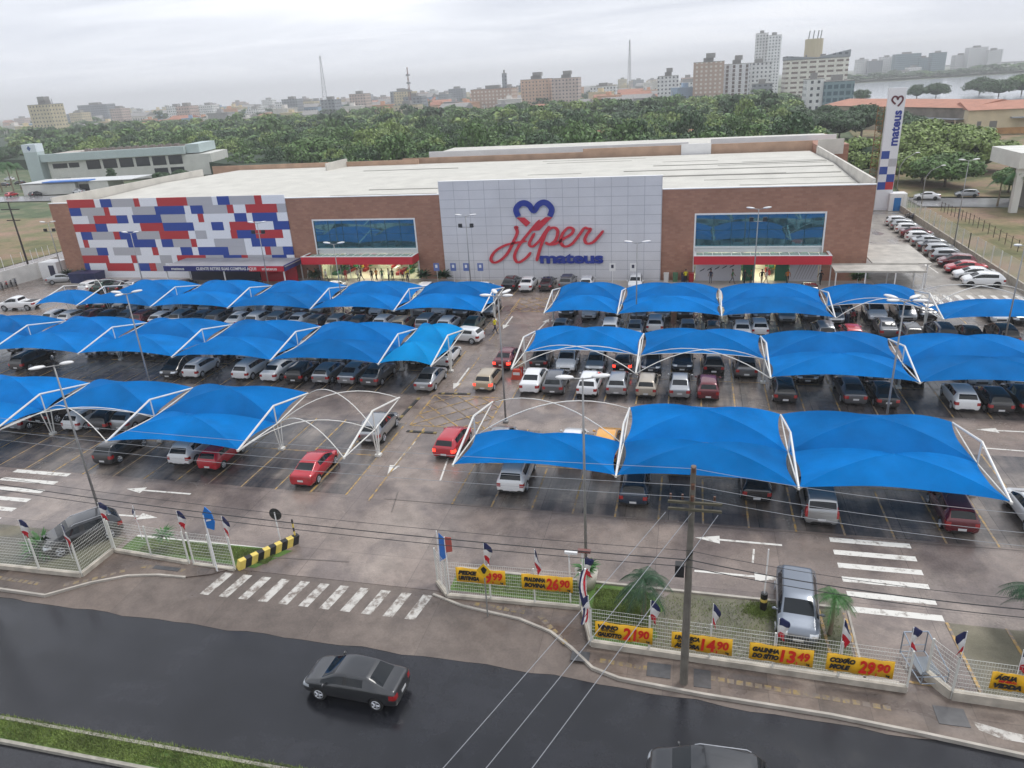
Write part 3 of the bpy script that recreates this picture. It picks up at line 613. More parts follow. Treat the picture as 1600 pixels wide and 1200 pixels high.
# mosaic wall: coloured cladding, 36 columns by 9 rows
MOS='''R-88.6 W-83.9 B-82.9 G-81.0 R-77.2 W-76.3 R-73.4 G-68.5 W-64.5 B-63.7 G-61.8 R-57.9 W-56.8
B-88.6 G-86.6 R-82.6 W-81.7 G-77.8 B-74.0 W-69.2 B-68.2 G-66.2 R-62.4 W-61.4 R-59.5 G-54.7
W-88.6 G-85.7 R-84.7 B-80.8 W-78.9 B-78.1 G-73.3 W-69.3 R-67.3 W-66.4 B-61.5 W-59.6 B-58.7 W-54.9
R-88.6 B-84.8 W-82.8 R-77.1 B-73.3 W-68.3 B-65.4 W-63.5 R-62.5 W-58.5 B-55.7
W-88.6 B-87.7 G-85.8 R-82.0 B-81.0 G-78.1 R-74.2 W-69.4 G-68.3 W-66.5 R-62.6 B-61.6 R-58.7 W-54.5
W-88.6 R-87.7 W-86.8 B-80.0 W-75.2 B-74.2 G-72.3 R-69.3 W-68.4 G-65.5 W-60.7 B-59.6 W-55.8
G-88.6 B-85.7 W-83.8 G-82.8 W-78.1 R-76.1 W-75.1 B-71.3 W-69.4 B-68.4 G-63.5 W-60.7 R-57.7 G-56.8 B-54.9
R-88.6 W-84.0 R-80.0 W-79.0 G-75.1 W-73.1 R-72.2 G-67.4 B-64.5 R-61.6 G-60.6 B-56.8 W-54.5
B-88.6 W-87.7 R-84.7 W-79.9 B-79.0 R-77.2 G-76.1 W-74.4 B-70.5 W-68.0 R-66 W-62.6 G-58.7 B-56.8'''.split('\n')
mc=[mat('mosaic_white',srgb(228,230,236),.45),mat('mosaic_grey',srgb(176,176,182),.45),mat('mosaic_red',srgb(178,44,52),.45),mat('mosaic_blue',srgb(28,64,148),.45)]
b=MB()
for r,row in enumerate(MOS):
    T=row.split(); z1=11.62-1.165*r; z0=z1-1.165
    for i,tk in enumerate(T):
        xa=float(tk[1:]); xb=float(T[i+1][1:]) if i+1<len(T) else -53.35
        b.b2(xa,xb-.015,YF-.14,YF-.004,z0+.012,z1,'WGRB'.index(tk[0]))
b.b2(-88.6,-53.4,YF-.14,YF-.004,.05,1.1,0)
b.build('mosaic_cladding',mc,st)
# entrances
shopM=mat('shop_interior_wall',srgb(196,196,178),.7); floorM=mat('shop_floor',srgb(190,184,168),.3); lampM=mat('shop_lamp',(1,1,1),.5,emit=(1,.95,.78),es=8)
sgM=mat('shopfront_glass',(.86,.94,.90),.02,0,spec=.4,trans=1.); frM=mat('white_frame',srgb(226,226,226),.4)
goods=[mat('goods_%s'%n,c,.6,island=.4) for n,c in (('green',srgb(40,110,70)),('red',srgb(170,40,40)),('yellow',srgb(210,190,70)),('dark',srgb(40,44,48)),('white',srgb(210,210,205)))]
for i,(x0,x1) in enumerate(E):
    w=MB(); w.b2(x0,x1,YF-.02,YF+.52,8.05,8.25); w.b2(x0-.18,x0,YF-.06,YF+.2,0,8.25); w.b2(x1,x1+.18,YF-.06,YF+.2,0,8.25); w.b2(x0,x1,YF-.04,YF+.2,4.15,4.3)
    fr=w.build('window_frame',frM,st)
    g=MB(); g.b2(x0+.02,x1-.02,YF+.08,YF+.12,4.3,8.05); g.build('window_glass',dglassM,fr)
    g=MB()
    for k in range(1,7): xx=x0+(x1-x0)*k/7; g.b2(xx-.03,xx+.03,YF+.05,YF+.08,4.3,8.05)
    g.b2(x0,x1,YF+.052,YF+.078,6.2,6.25); g.build('window_mullion',mat('mullion_dark',srgb(50,80,86),.3,.3),fr)
    ax0,ax1=(x0-1.1,x1+.35) if i==0 else (x0-.1,x1+.75)
    a=MB(); yf=YF-2.9; z0,z1=2.75,3.75
    a.b2(ax0,ax1,yf,yf+.15,z0,z1); a.b2(ax0,ax0+.15,yf+.15,YF-.4,z0,z1); a.b2(ax1-.15,ax1,yf+.15,YF-.4,z0,z1); aw=a.build('entrance_awning',redM,st)
    a=MB(); a.b2(ax0-.02,ax1+.02,yf-.02,yf+.30,z1,z1+.05); a.b2(ax0-.02,ax0+.28,yf+.3,YF-.4,z1,z1+.05); a.b2(ax1-.28,ax1+.02,yf+.3,YF-.4,z1,z1+.05); a.build('awning_trim',frM,aw)
    a=MB(); a.b2(ax0+.2,ax1-.2,yf+.2,YF-.05,3.45,3.52); a.build('awning_glass_roof',mat('green_glass_roof',srgb(150,176,164),.25,0,0,.1,.8),aw)
    a=MB()
    for k in range(1,14): xx=ax0+(ax1-ax0)*k/14; a.b2(xx-.03,xx+.03,yf+.2,YF-.05,3.52,3.56)
    a.build('awning_rib',frM,aw)
    # room behind the glass
    r=MB(); r.b2(x0,x1,YF+6,YF+6.1,0,4.1); r.b2(x0-.1,x0,YF+.5,YF+6.1,0,4.1); r.b2(x1,x1+.1,YF+.5,YF+6.1,0,4.1); r.b2(x0,x1,YF+.5,YF+6,4.1,4.2); r.build('interior_wall',shopM,st)
    r=MB(); r.b2(x0,x1,YF+.1,YF+6,.002,.03); r.build('interior_floor',floorM,st)
    r=MB()
    for y in (YF+1.2,YF+2.8,YF+4.4): r.b2(x0+.5,x1-.5,y,y+.5,3.40,3.46)
    r.build('interior_lamp',lampM,st)
    r=MB(); q=random.Random(i+3)
    for k in range(90):
        xx=q.uniform(x0+.4,x1-.6); 
        if abs(xx-(x0+x1)/2)<1.4: continue
        zz=q.choice([0,.5,1.0,1.5,2.0]); r.b2(xx,xx+q.uniform(.2,.7),YF+q.uniform(2.0,5.5),YF+5.6,zz+.03,zz+.4,q.choice([0,0,0,1,2,3,4]))
    tag(r.build('shelf_goods',goods,st),kind='stuff')
    boxes('shopfront_glass',[(a0+.05,a1-.05,YF+.2,YF+.215,.05,3.5) for a0,a1 in ((x0,x0+(x1-x0)*.40),(x0+(x1-x0)*.60,x1))],sgM,st)
    boxes('header_panel',[(x0,x1,YF+.2,YF+.5,3.5,4.15)],frM,st)
    g=MB()
    for k in range(11):
        xx=x0+(x1-x0)*k/10; 
        if k in(5,): continue
        g.b2(xx-.035,xx+.035,YF+.15,YF+.2,0,4.15)
    g.b2(x0,x1,YF+.14,YF+.2,2.5,2.57); g.build('shopfront_mullion',frM,st)
# decorated hoardings with dark swooshes either side of the right entrance
hM=mat('hoarding_white',srgb(206,206,212),.5); dkM=mat('swoosh_dark',srgb(44,46,70),.5)
for nm,(xa,xb) in (('hoarding',(.75,6.1)),('hoarding',(11.6,14.8))):
    h=MB(); h.b2(xa,xb,YF-.28,YF-.22,.05,2.35); o=h.build(nm,hM,st)
    s=MB(); n=5 if xa<3 else 7
    for k in range(n):
        x=xa+.5+(xb-xa-1)*k/n
        if xa<3: s.xz([(x,1.25+.12*k),(x+.5,1.5+.12*k),(x+.62,1.72+.12*k),(x+.1,1.42+.12*k)],YF-.29,YF-.282)
        else: s.xz([(x,.4),(x+.07,.4),(x+.75,2.2),(x+.6,2.2)],YF-.29,YF-.282)
    s.build('swoosh',dkM if xa<3 else mat('swoosh_pale',srgb(176,172,176),.5),o)
boxes('green_door',[(6.3,7.6,YF-.1,YF-.04,0,2.7),(10.0,11.5,YF-.1,YF-.04,0,2.7)],mat('door_green',srgb(36,110,84),.5),st)
b=MB(); b.b2(X0-1,X1+.8,YF-3.9,YF-.002,0,.14); struct('store_pavement',b,mat('pale_walk',srgb(172,164,156),.5,0,0,.12,.7))
# store sign
sg=thing('store_sign','large red script and blue letter sign with a heart on the silver wall','sign',(0,YF-.36,0))
def stroke(P,w,y0=-.22,y1=-.04,taper=True):
    """brush stroke along a smooth curve through P, in the plane of the wall"""
    P=np.array(P,float); out=[]; n=len(P)
    for i in range(n-1):
        p0=P[max(i-1,0)];p1=P[i];p2=P[i+1];p3=P[min(i+2,n-1)]
        for t in np.linspace(0,1,7,endpoint=False): out.append(.5*((2*p1)+(p2-p0)*t+(2*p0-5*p1+4*p2-p3)*t*t+(3*p1-p0-3*p2+p3)*t**3))
    out.append(P[-1]); Q=np.array(out); b=MB(); v=[]; m=len(Q)
    for i in range(m):
        d=Q[min(i+1,m-1)]-Q[max(i-1,0)]; d=d/(np.hypot(*d)+1e-9); nn=np.array([-d[1],d[0]])
        ww=w/2*(1. if not taper else (.62+.5*abs(d[1]))); 
        if taper: ww*=min(1,.35+min(i,m-1-i)*.25)
        for y in (y0,y1):
            for s in(-1,1): q=Q[i]+nn*ww*s; v.append((q[0],y,q[1]))
    f=[]
    for i in range(m-1):
        a=i*4;c=a+4; f+=[(a,a+1,c+1,c),(a+2,c+2,c+3,a+3),(a,c,c+2,a+2),(a+1,a+3,c+3,c+1)]
    f+=[(0,2,3,1),(4*m-4,4*m-3,4*m-1,4*m-2)]; b.add(v,f); return b
def merge(bs):
    o=MB()
    for b in bs: o.add(b.v,b.f)
    return o
heart=[(-21.06,8.30),(-21.33,9.13),(-20.86,9.77),(-20.24,9.95),(-19.62,9.68),(-19.05,9.0),(-18.48,9.68),(-17.85,9.97),(-17.25,9.78),(-16.78,9.1),(-17.05,8.28)]
stroke(heart,.70,taper=False).build('heart_top',blueM,sg)
b=MB(); b.xz([(-21.3,8.16),(-20.3,8.16),(-19.55,7.5),(-20.1,7.02)],-.22,-.04); b.xz([(-17.65,8.16),(-16.75,8.16),(-18.45,6.55),(-19.5,6.5),(-19.1,7.1)],-.22,-.04); b.build('heart_base',redM,sg)
SH=[[(-21.13,6.85),(-21.5,7.0),(-21.3,6.3),(-21.84,5.2),(-22.56,3.9),(-23.51,2.9),(-24.55,2.45),(-24.98,2.95),(-24.34,3.93),(-23.02,4.67),(-21.48,5.03),(-20.1,5.2)],
[(-18.37,7.84),(-19.4,6.71),(-20.58,5.39),(-21.39,4.29),(-21.82,3.3),(-21.6,2.6),(-21.1,2.55),(-20.19,3.17),(-19.66,3.79)],
[(-19.05,6.23),(-19.59,5.38),(-19.80,4.78),(-19.38,4.53),(-18.48,5.25),(-17.95,5.98),(-17.44,6.69),(-17.1,7.04)],
[(-17.30,6.99),(-17.84,5.73),(-18.39,4.4),(-18.75,3.3),(-18.95,2.67)],
[(-17.9,5.75),(-17.3,6.6),(-16.6,6.88),(-16.1,6.44),(-16.4,5.36),(-17.2,4.80),(-17.74,5.05)],
[(-17.4,4.72),(-16.4,4.87),(-15.4,5.47),(-14.4,6.06),(-14.15,6.6),(-14.75,6.85),(-15.5,6.1),(-15.78,5.1),(-15.3,4.52),(-14.4,4.8),(-13.4,5.95),(-12.75,6.87)],
[(-12.75,6.87),(-12.4,6.72),(-12.01,6.6),(-12.45,6.0),(-12.74,5.3),(-12.39,4.85),(-11.67,5.05),(-10.95,5.79),(-10.41,6.44)]]
for i_,P in enumerate(SH): stroke(P,.35,-.24-.013*i_,-.05).build('script_letter',redM,sg)
me=textmesh('mateus',2.5,.09,.2,0,'LEFT',8.05,.95); me.materials.append(blueM); o=link('block_letters',me,sg,(-18.5,-.15,2.42)); o.rotation_euler=(0,math.radians(-2.0)*0,0); o.scale=(1,1,.74)
# pick-up kiosk in front of the mosaic
ks=thing('pickup_kiosk','blue and red order pick up shelter with grey roof by the mosaic wall','kiosk',(0,0,0))
kx0=WY(256,422,84.5)[0]; kx1=WY(444,424,84.5)[0]
b=MB(); b.b2(kx0,kx1,84.5,84.62,2.45,3.15); fa=b.build('fascia',mat('fascia_navy',srgb(30,40,110),.4),ks)
b=MB(); b.b2(kx1-5.2,kx1+.02,84.47,84.498,2.45,3.15); b.build('fascia_red_end',redM,fa)
b=MB(); b.b2(kx0,kx1+.2,84.62,89.7,3.0,3.1); b.build('roof',mat('kiosk_roof',srgb(150,150,154),.5,0,0,.15,.6),ks)
b=MB(); b.b2(kx1,kx1+.1,84.62,89.2,2.45,3.25); b.build('side_fascia',mat('fascia_navy'),ks)
for s,x,w in (('CLIENTE RETIRE SUAS COMPRAS AQUI!',kx0+5.2,9.2),('mateus',kx0+1.3,2.0),('mateus',kx1-3.2,2.2)):
    me=textmesh(s,.55,.01,.02,0,'LEFT',w); me.materials.append(frM); link('lettering',me,fa,(x,84.45,2.62))
for x in (kx0+.2,(kx0+kx1)/2,kx1-.2):
    boxes('post',[(x-.07,x+.07,y-.07,y+.07,0,2.99) for y in (84.7,89.3)],frM,ks)
b=MB(); b.b2(kx1-6.0,kx1-.4,88.2,88.4,0,2.4); b.build('red_panel',redM,ks)
b=MB(); b.b2(kx0+1,kx1-6.4,88.6,88.8,0,2.4); b.build('dark_panel',mat('panel_dark',srgb(40,44,70),.5),ks)
# walkway pergola at the right corner
pg=thing('pergola','white flat roofed walkway shelter at the right corner of the store','shelter',(0,0,0))
b=MB(); b.b2(15.6,24.8,84.2,84.35,2.55,2.75); b.b2(15.6,24.8,87.6,87.75,2.55,2.75); b.b2(20.2,26.3,88.0,98.,2.6,2.72); b.b2(15.7,24.7,84.36,87.59,2.6,2.66); b.build('roof_slab',mat('pergola_white',srgb(168,164,156),.6,0,0,.22,.8),pg)
boxes('post',[(x-.06,x+.06,y-.06,y+.06,0,2.54) for x in (15.8,18.8,21.8,24.6) for y in (84.3,87.7)]+[(x-.06,x+.06,y-.06,y+.06,0,2.59) for x,y in ((20.5,97.6),(26,97.6),(26,88.4),(26,93))],frM,pg)
def railing(name,label,P,h=1.0,step=.5,m=None,z=0.,r=.022,rails=2,group=None):
    t=thing(name,label,'railing',(P[0][0],P[0][1],z),0,group); ox,oy=P[0][0],P[0][1]; b=MB(); c=MB()
    for p,q in zip(P[:-1],P[1:]):
        L=math.hypot(q[0]-p[0],q[1]-p[1]); n=max(1,int(L/step))
        for k in range(rails): zz=h*(1-k*.42); b.tube([(p[0]-ox,p[1]-oy,zz),(q[0]-ox,q[1]-oy,zz)],r,5)
        for i in range(n+1): x=p[0]+(q[0]-p[0])*i/n-ox; y=p[1]+(q[1]-p[1])*i/n-oy; MB().tube([(x,y,0),(x,y,h)],r,5).build('post',m or frM,t)
    b.build('rail',m or frM,t); return t
railing('handrail','white handrail along the ramp beside the pergola',[(24.2,83.6),(27.6,78.6)],1.0,.4)
railing('handrail','white handrail in front of the pergola at the store corner',[(15.2,83.2),(24.2,83.2)],1.0,.6)
# small planters, ramp bush and bins
# totem sign
py=thing('totem_sign','tall white pylon sign with heart, vertical blue lettering and coloured squares','sign',(32.3,139.9,0))
b=MB(); b.b2(-1.3,1.3,-.45,.45,0,19.8); b.build('pylon_body',mat('pylon_white',srgb(220,221,226),.4,0,0,.03,.4),py)
b=MB(); s=1.15
for cx,r,c in ((-.62,0,0),(.62,1,1),(-.62,2,0),(.62,3,0),(-.62,4,0),(.62,4,2),):
    z=8.6-r*1.28; b.b2(cx-.62,cx+.62,-.47,-.452,z,z+1.28,c)
b.b2(1.302,1.33,-.45,.45,4.8,7.8,2); b.b2(1.302,1.33,-.45,.45,2.0,3.2,0)
b.build('coloured_squares',[mc[3],mc[1],mc[2]],py)
me=textmesh('mateus',1.9,.06,.06,0,'LEFT',5.6); me.materials.append(blueM); o=link('vertical_letters',me,py,(.95,-.49,10.7)); o.rotation_euler=(0,-PI/2,0)
hp=[(-.55,.45),(-.95,.1),(-.8,-.35),(-.4,-.5),(.05,-.15),(.45,.55)]
hh=[( .62,-.80),(.95,-.25),(.8,.3),(.45,.6),(.0,.45),(-.1,.1)]
st2=[(.15,-.95),(.62,-.35),(.78,.15),(.55,.55),(.15,.45),(.0,.12),(-.18,.5),(-.6,.55),(-.85,.1),(-.6,-.3),(-.25,-.6)]
b=stroke([(x*1.0,z) for x,z in st2],.26,-.52,-.455,False); b.v=[(x+.1,y,z+17.9) for x,y,z in b.v]; b.build('heart_outline',mat('heart_maroon',srgb(90,26,44),.5),py)
b=MB()
for x in (-2.6,-1.6): b.tube([(x,.1,0),(x,.1,17.)],.06,5)
for k in range(22): b.tube([(-2.6,.1,k*.76+.3),(-1.6,.1,k*.76+.3)],.04,4); b.tube([(-2.6,.1,k*.76+.3),(-1.6,.1,k*.76+1.06)],.03,4)
b.build('ladder_frame',mat('rusty_steel',srgb(128,92,58),.8,0,0,.2,1.),py)
gh=thing('guard_hut','small white gatehouse with bright blue door beside the pylon sign','hut',(34.2,138.5,0))
b=MB(); b.b2(-1.1,1.6,0,2.5,0,2.9); b.build('wall',whiteM,gh); b=MB(); b.b2(-.4,.7,-.06,-.002,0,2.2); b.build('door',mat('door_blue',srgb(20,112,180),.4),gh); b=MB(); b.b2(-.55,.85,-.04,-.001,2.2,2.35); b.b2(-.55,-.4,-.04,-.001,0,2.2); b.b2(.7,.85,-.04,-.001,0,2.2); b.build('door_frame',frM,gh)
# ------------------------------------------------------------ shade canopies
fabM=mat('blue_shade_cloth',srgb(0,106,177),.7,0,0,.18,.5,bump=.5,bscale=1.6,spec=.04,objvar=.16)
def translucent(m,c,f):
    t=m.node_tree; b=t.nodes['Principled BSDF']; o=t.nodes['Material Output']; tr=t.nodes.new('ShaderNodeBsdfTranslucent'); tr.inputs[0].default_value=(*c,1); mx=t.nodes.new('ShaderNodeMixShader'); mx.inputs[0].default_value=f
    t.links.new(b.outputs[0],mx.inputs[1]); t.links.new(tr.outputs[0],mx.inputs[2]); t.links.new(mx.outputs[0],o.inputs[0])
translucent(fabM,(.03,.30,.62),.12)
fabM2=mat('faded_blue_shade_cloth',srgb(4,128,190),.7,0,0,.12,.5,bump=.5,bscale=1.6,spec=.04,objvar=.06)
tubM=mat('white_steel_tube',srgb(214,213,208),.4,0,0,.08,1.)
ZC,ZT,ZA,HA=2.05,2.40,3.45,1.45
def arch(b,p,q,h,r=.035,n=12):
    p=np.array(p);q=np.array(q); P=[]
    for i in range(n+1):
        t=i/n; c=p+(q-p)*t; c[2]+=h*(1-(2*t-1)**2); P.append(tuple(c))
    b.tube(P,r,6)
def fabric(w,sgn,holes=0,seed=0):
    """one half of a bay: local x 0..w, y from the centre line 0.12 to the tips 4.75"""
    G=10; V=[];F=[]; rr=random.Random(seed); q=[rr.uniform(0,6) for _ in range(4)]
    def pt(s,r,side):
        # r: 0 centre..1 edge; s: -1..1 along the edge; side 0 outer,1 right,2 inner,3 left
        u,v={0:(s*r,r),1:(r,s*r),2:(s*r,-r),3:(-r,s*r)}[side]
        x=(u+1)/2; y=(v+1)/2
        zb=ZC+(ZT-ZC)*y; z=zb+HA*.93*(1-r*r)
        sag=(1-s*s)
        z+= (.28 if side in(0,2) else .05)*r*sag - .55*sag*r*(1-r)*2
        z+=.03*math.sin(9*x+q[0]+3*y)*math.sin(6*y+q[1])*sag+.018*math.sin(26*s+q[2])*r*r*sag
        pull=(.030 if side in(1,3) else .03)*r*r*sag
        if side==1: x-=pull
        if side==3: x+=pull
        if side==0: y-=pull
        if side==2: y+=pull*.6
        return (.04+x*(w-.08),sgn*(.04+y*4.70),z+.05)
    for side in range(4):
        o=len(V)
        for i in range(G+1):
            for j in range(G+1): V.append(pt(2*j/G-1,i/G,side))
        for i in range(G):
            for j in range(G):
                a=o+i*(G+1)+j; F.append((a,a+1,a+G+2,a+G+1))
    b=MB(); b.add(V,F); me=bpy.data.meshes.new('fabric'); me.from_pydata(V,[],F); me.polygons.foreach_set('use_smooth',[True]*len(F)); me.update()
    bm=bmesh.new(); bm.from_mesh(me); bmesh.ops.remove_doubles(bm,verts=bm.verts,dist=.0005); bmesh.ops.recalc_face_normals(bm,faces=bm.faces); bm.to_mesh(me); bm.free()
    me.set_sharp_from_angle(angle=math.radians(5)); return me
def frame_mesh():
    b=MB(); r=.06
    A=(0,0,ZA);F=(0,-4.78,ZT);K=(0,4.72,ZT);C=(0,0,ZC)
    for p,q,rr in ((A,F,.07),(A,K,.07),(C,F,.045),(C,K,.045),(A,C,.05)): b.tube([p,q],rr,6)
    for y in (-.55,.55): b.tube([(0,y*.25,0),(0,y*.9,ZC+.02)],.045,6)
    b.tube([(0,0,0),(0,0,ZC)],.05,6); b.box((0,0,.08),(.4,.4,.16))
    b.box((0,-4.80,ZT),(.12,.12,.14)); return b.mesh('support_frame',tubM,False)
frm=frame_mesh()
def bay(x0,x1,y0,front,back,label,last,light=False,grp='blue shade canopies over the parking rows'):
    w=x1-x0; t=thing('shade_canopy',label,'canopy',(x0,y0,0),0,grp); m=fabM2 if light else fabM
    link('support_frame',frm,t)
    if last: link('support_frame',frm,t,(w,0,0))
    for sg,has in ((-1,front),(1,back)):
        for p,q in (((0,0,ZC),(w,sg*4.74,ZT)),((w,0,ZC),(0,sg*4.74,ZT))):
            b=MB(); arch(b,(p[0],p[1],p[2]-.09),(q[0],q[1],q[2]-.09),HA-.12 if has else HA); b.build('arch_tube',tubM,t,True)
        if has:
            me=fabric(w,sg,seed=int(x0*7+y0+sg)); me.materials.append(m); fo=link('fabric_cover',me,t)
            if not (front and back):
                b=MB(); P=[(.1+(w-.2)*i/10,sg*.05,ZC+.05+.30*(1-(i/5-1)**2)) for i in range(11)]; b.tube(P,.03,5); b.build('edge_tube',tubM,t,True)
ORD=['first','second','third','fourth','fifth','sixth','seventh','eighth','ninth','tenth','eleventh','twelfth','thirteenth','fourteenth','fifteenth','sixteenth','seventeenth','eighteenth','nineteenth','twentieth']
ROWN={41.4:'row nearest the street',57.5:'middle row',72.7:'row nearest the store'}
def row(y0,side,F,spec):
    n=0
    seq=list(zip(F[:-1],F[1:],spec))
    if side=='left': order=[(b,a,s) for a,b,s in seq]
    else: order=seq
    for i,(a,c,s) in enumerate(order):
        d={'B':'blue shade canopy','F':'front half only blue canopy','K':'rear half only blue canopy','N':'bare white canopy frame','L':'pale turquoise blue shade canopy'}[s]
        lb=f'{d}, {ORD[i]} {side} of the aisle, {ROWN[y0]}'
        bay(min(a,c),max(a,c),y0,s in'BFL',s in'BKL',lb, (i==0 if side=='left' else i==len(order)-1), s=='L')
row(41.4,'right',[-13.45,-3.63,6.25,16.45],'FBB')
row(41.4,'left',[-20.65,-28.2,-38.4,-48.3,-58.5],'NBKB')
row(57.5,'right',[-13.6,-3.7,6.2,16.25,26.2,35.2],'KKBBB')
row(57.5,'left',[-20.45,-25.15,-35.3,-45.3,-55.5,-65.8,-76.],'LBBBBB')
row(72.7,'right',[-13.85,-6.6,3.15,13.1,21.95,31.9],'BBBKF')
row(72.7,'left',[-20.3,-29.85,-39.5,-49.6,-59.6,-69.7,-75.7],'BBBBBF')
# ------------------------------------------------------------ parked cars
# per row: near end of the car (pixel column, pixel row in the photograph), kind, colour, facing (A away / T towards), flags
K={'h':'hatchback','s':'sedan','u':'suv','v':'van','p':'pickup'}
NM={'h':'hatchback','s':'sedan','u':'SUV','v':'minivan','p':'pickup truck'}
C={'w':'white','s':'silver','g':'grey','d':'dark grey','k':'black','r':'red','m':'dark red','n':'navy blue','b':'beige','y':'yellow','e':'dark green','l':'blue grey','q':'silver blue','o':'pale gold','c':'brown'}
def X_R(k): return -12.31+2.478*k
def X_L(k): return -21.9-2.5*k
ROWS=[]
def add_row(desc,group,L): ROWS.append((desc,group,L))
q=random.Random(11)
def slot(side,k,ynear,code,jit=.25): # a bay number instead of a pixel
    return ((X_R(k) if side=='R' else X_L(k))+q.uniform(-.12,.12),ynear+q.uniform(-jit,jit),code)
def px(x,y,code): p=W(x,y); return (p[0],p[1],code)
add_row(('left of aisle, street side of first row'),'cars parked on the street side of the first row',
 [px(470,765,'srA'),px(325,739,'hrA'),px(280,733,'uwA'),px(161,730,'hdA'),px(22,676,'hsA'),px(62,668,'pkA')])
add_row(('left of aisle, store side of first row'),'cars parked on the store side of the first row',
 [px(576,698,'usA'),slot('L',5,42.0,'hkA'),px(187,677,'hsA'),px(154,679,'ukA'),px(111,677,'hwA'),slot('L',12,42.,'skA'),slot('L',13,42.,'hsA')])
add_row(('right of aisle, street side of first row'),'cars parked on the street side of the first row',
 [px(797,777,'uwA'),px(988,797,'unA'),px(1182,790,'hkA'),px(1284,827,'vsA'),px(1503,840,'hmA'),(18.75,36.9,'swA')])
add_row(('right of aisle, store side of first row'),'cars parked on the store side of the first row',
 [slot('R',0,41.9,'hsA'),slot('R',2,41.9,'hwA'),slot('R',3,41.9,'uyA'),slot('R',5,41.9,'skA'),slot('R',7,41.9,'hnA'),(15.2,41.9,'swA')])
add_row(('left of aisle, street side of second row'),'cars parked on the street side of the second row',
 [px(661,616,'ssA'),px(577,608,'sgA'),px(541,605,'ssA'),px(500,603,'hsA'),px(458,602,'hkA'),px(419,600,'swA'),px(376,598,'uwA'),px(297,594,'hwA'),px(262,595,'ukT'),px(27,583,'ukA')])
add_row(('left of aisle, store side of second row'),'cars parked on the store side of the second row',
 [px(689,577,'swA'),slot('L',1,57.9,'skT'),slot('L',2,57.9,'hgT'),slot('L',3,57.9,'swT'),slot('L',4,57.9,'hsT'),slot('L',5,57.9,'hoT'),slot('L',6,57.9,'hwT'),slot('L',7,57.9,'ssA'),slot('L',8,57.9,'hwT'),slot('L',9,57.9,'hdT'),slot('L',12,57.9,'hkT'),slot('L',13,58.1,'hdA'),slot('L',14,57.9,'ssT'),slot('L',15,57.9,'hsT'),slot('L',18,57.9,'hwT'),slot('L',19,57.9,'hkT')])
add_row(('right of aisle, street side of second row'),'cars parked on the street side of the second row',
 [px(826,619,'swA'),px(863,621,'ugA'),px(917,624,'uwA'),px(962,622,'hsA'),px(1009,624,'hbA'),px(1061,627,'ssA'),px(1106,629,'hmA'),px(1227,634,'hkA'),px(1335,637,'sgA'),px(1386,642,'skA'),px(1511,647,'hwA'),px(1563,651,'hkA'),px(1614,652,'skA')])
add_row(('right of aisle, store side of second row'),'cars parked on the store side of the second row',
 [px(840,580,'sdA'),px(882,586,'uwT'),px(928,586,'hsT'),px(971,585,'hkA!'),px(1016,586,'snT'),px(1066,585,'unT'),px(1114,589,'hkA'),px(1166,595,'ugA'),px(1262,603,'hkT'),slot('R',9,57.9,'sgT'),slot('R',10,57.9,'hwT'),slot('R',11,57.9,'hdT'),slot('R',12,58.,'hdA'),px(1532,609,'uwT'),px(1592,608,'hwT')])
add_row(('left of aisle, street side of third row'),'cars parked on the street side of the third row',
 [slot('L',0,67.6,'seA'),slot('L',1,67.4,'hwA'),slot('L',2,67.6,'vsA'),slot('L',3,67.2,'hoA'),slot('L',4,67.5,'hwA'),slot('L',5,67.5,'hkA!'),slot('L',6,67.6,'usA'),slot('L',7,67.5,'hdA'),slot('L',8,67.5,'swA'),slot('L',9,67.6,'usA'),slot('L',10,67.6,'uwA'),slot('L',11,67.6,'swA'),slot('L',12,67.6,'ugA'),slot('L',13,67.6,'slA'),slot('L',14,67.6,'usA'),slot('L',15,67.6,'hwA'),slot('L',16,67.3,'umA'),slot('L',17,67.6,'ssA'),slot('L',18,67.6,'skA'),slot('L',19,67.6,'smA'),slot('L',20,67.6,'hwA'),slot('L',21,67.6,'hwA')])
add_row(('left of aisle, store side of third row'),'cars parked on the store side of the third row',
 [px(760,497,'usT')]+[slot('L',k,73.1,c) for k,c in ((1,'hgT'),(2,'uwT'),(3,'hsA'),(4,'sdT'),(5,'swT'),(6,'hkT'),(8,'usT'),(9,'sgT'),(10,'hwT'),(11,'hsT'),(12,'swT'),(13,'sdA'),(14,'hsT'),(15,'ugT'),(16,'hwT'),(17,'hwT'),(18,'ssT'),(19,'skT'),(20,'skA'),(21,'hkA'))])
add_row(('right of aisle, street side of third row'),'cars parked on the street side of the third row',
 [slot('R',0,67.3,'ssA'),slot('R',2,67.4,'uwA'),slot('R',3,67.2,'ssA'),px(1023,523,'hwA'),slot('R',5,67.5,'ssA'),slot('R',6,67.5,'hkA'),slot('R',7,67.4,'swA'),px(1187,528,'hwA'),slot('R',10,67.5,'usA'),slot('R',11,67.5,'hrA'),px(1390,532,'sgA'),slot('R',13,67.3,'ukA'),slot('R',14,67.3,'unA'),slot('R',15,67.4,'skA'),slot('R',16,67.4,'ukA')])
add_row(('right of aisle, store side of third row'),'cars parked on the store side of the third row',
 [px(884,498,'hdT'),px(920,501,'hwT'),px(957,497,'hsT'),px(997,502,'hsT'),px(1035,500,'hsT'),px(1070,500,'hdT'),px(1112,499,'sgT'),px(1151,500,'hwT'),px(1190,503,'hgT'),px(1230,507,'ssT'),px(1268,504,'hgT'),px(1306,509,'ssT'),px(1322,499,'ukT'),px(1372,506,'uwT'),px(1418,506,'vsT'),px(1452,502,'hkT'),px(1564,508,'swT'),px(1598,510,'hkT')])
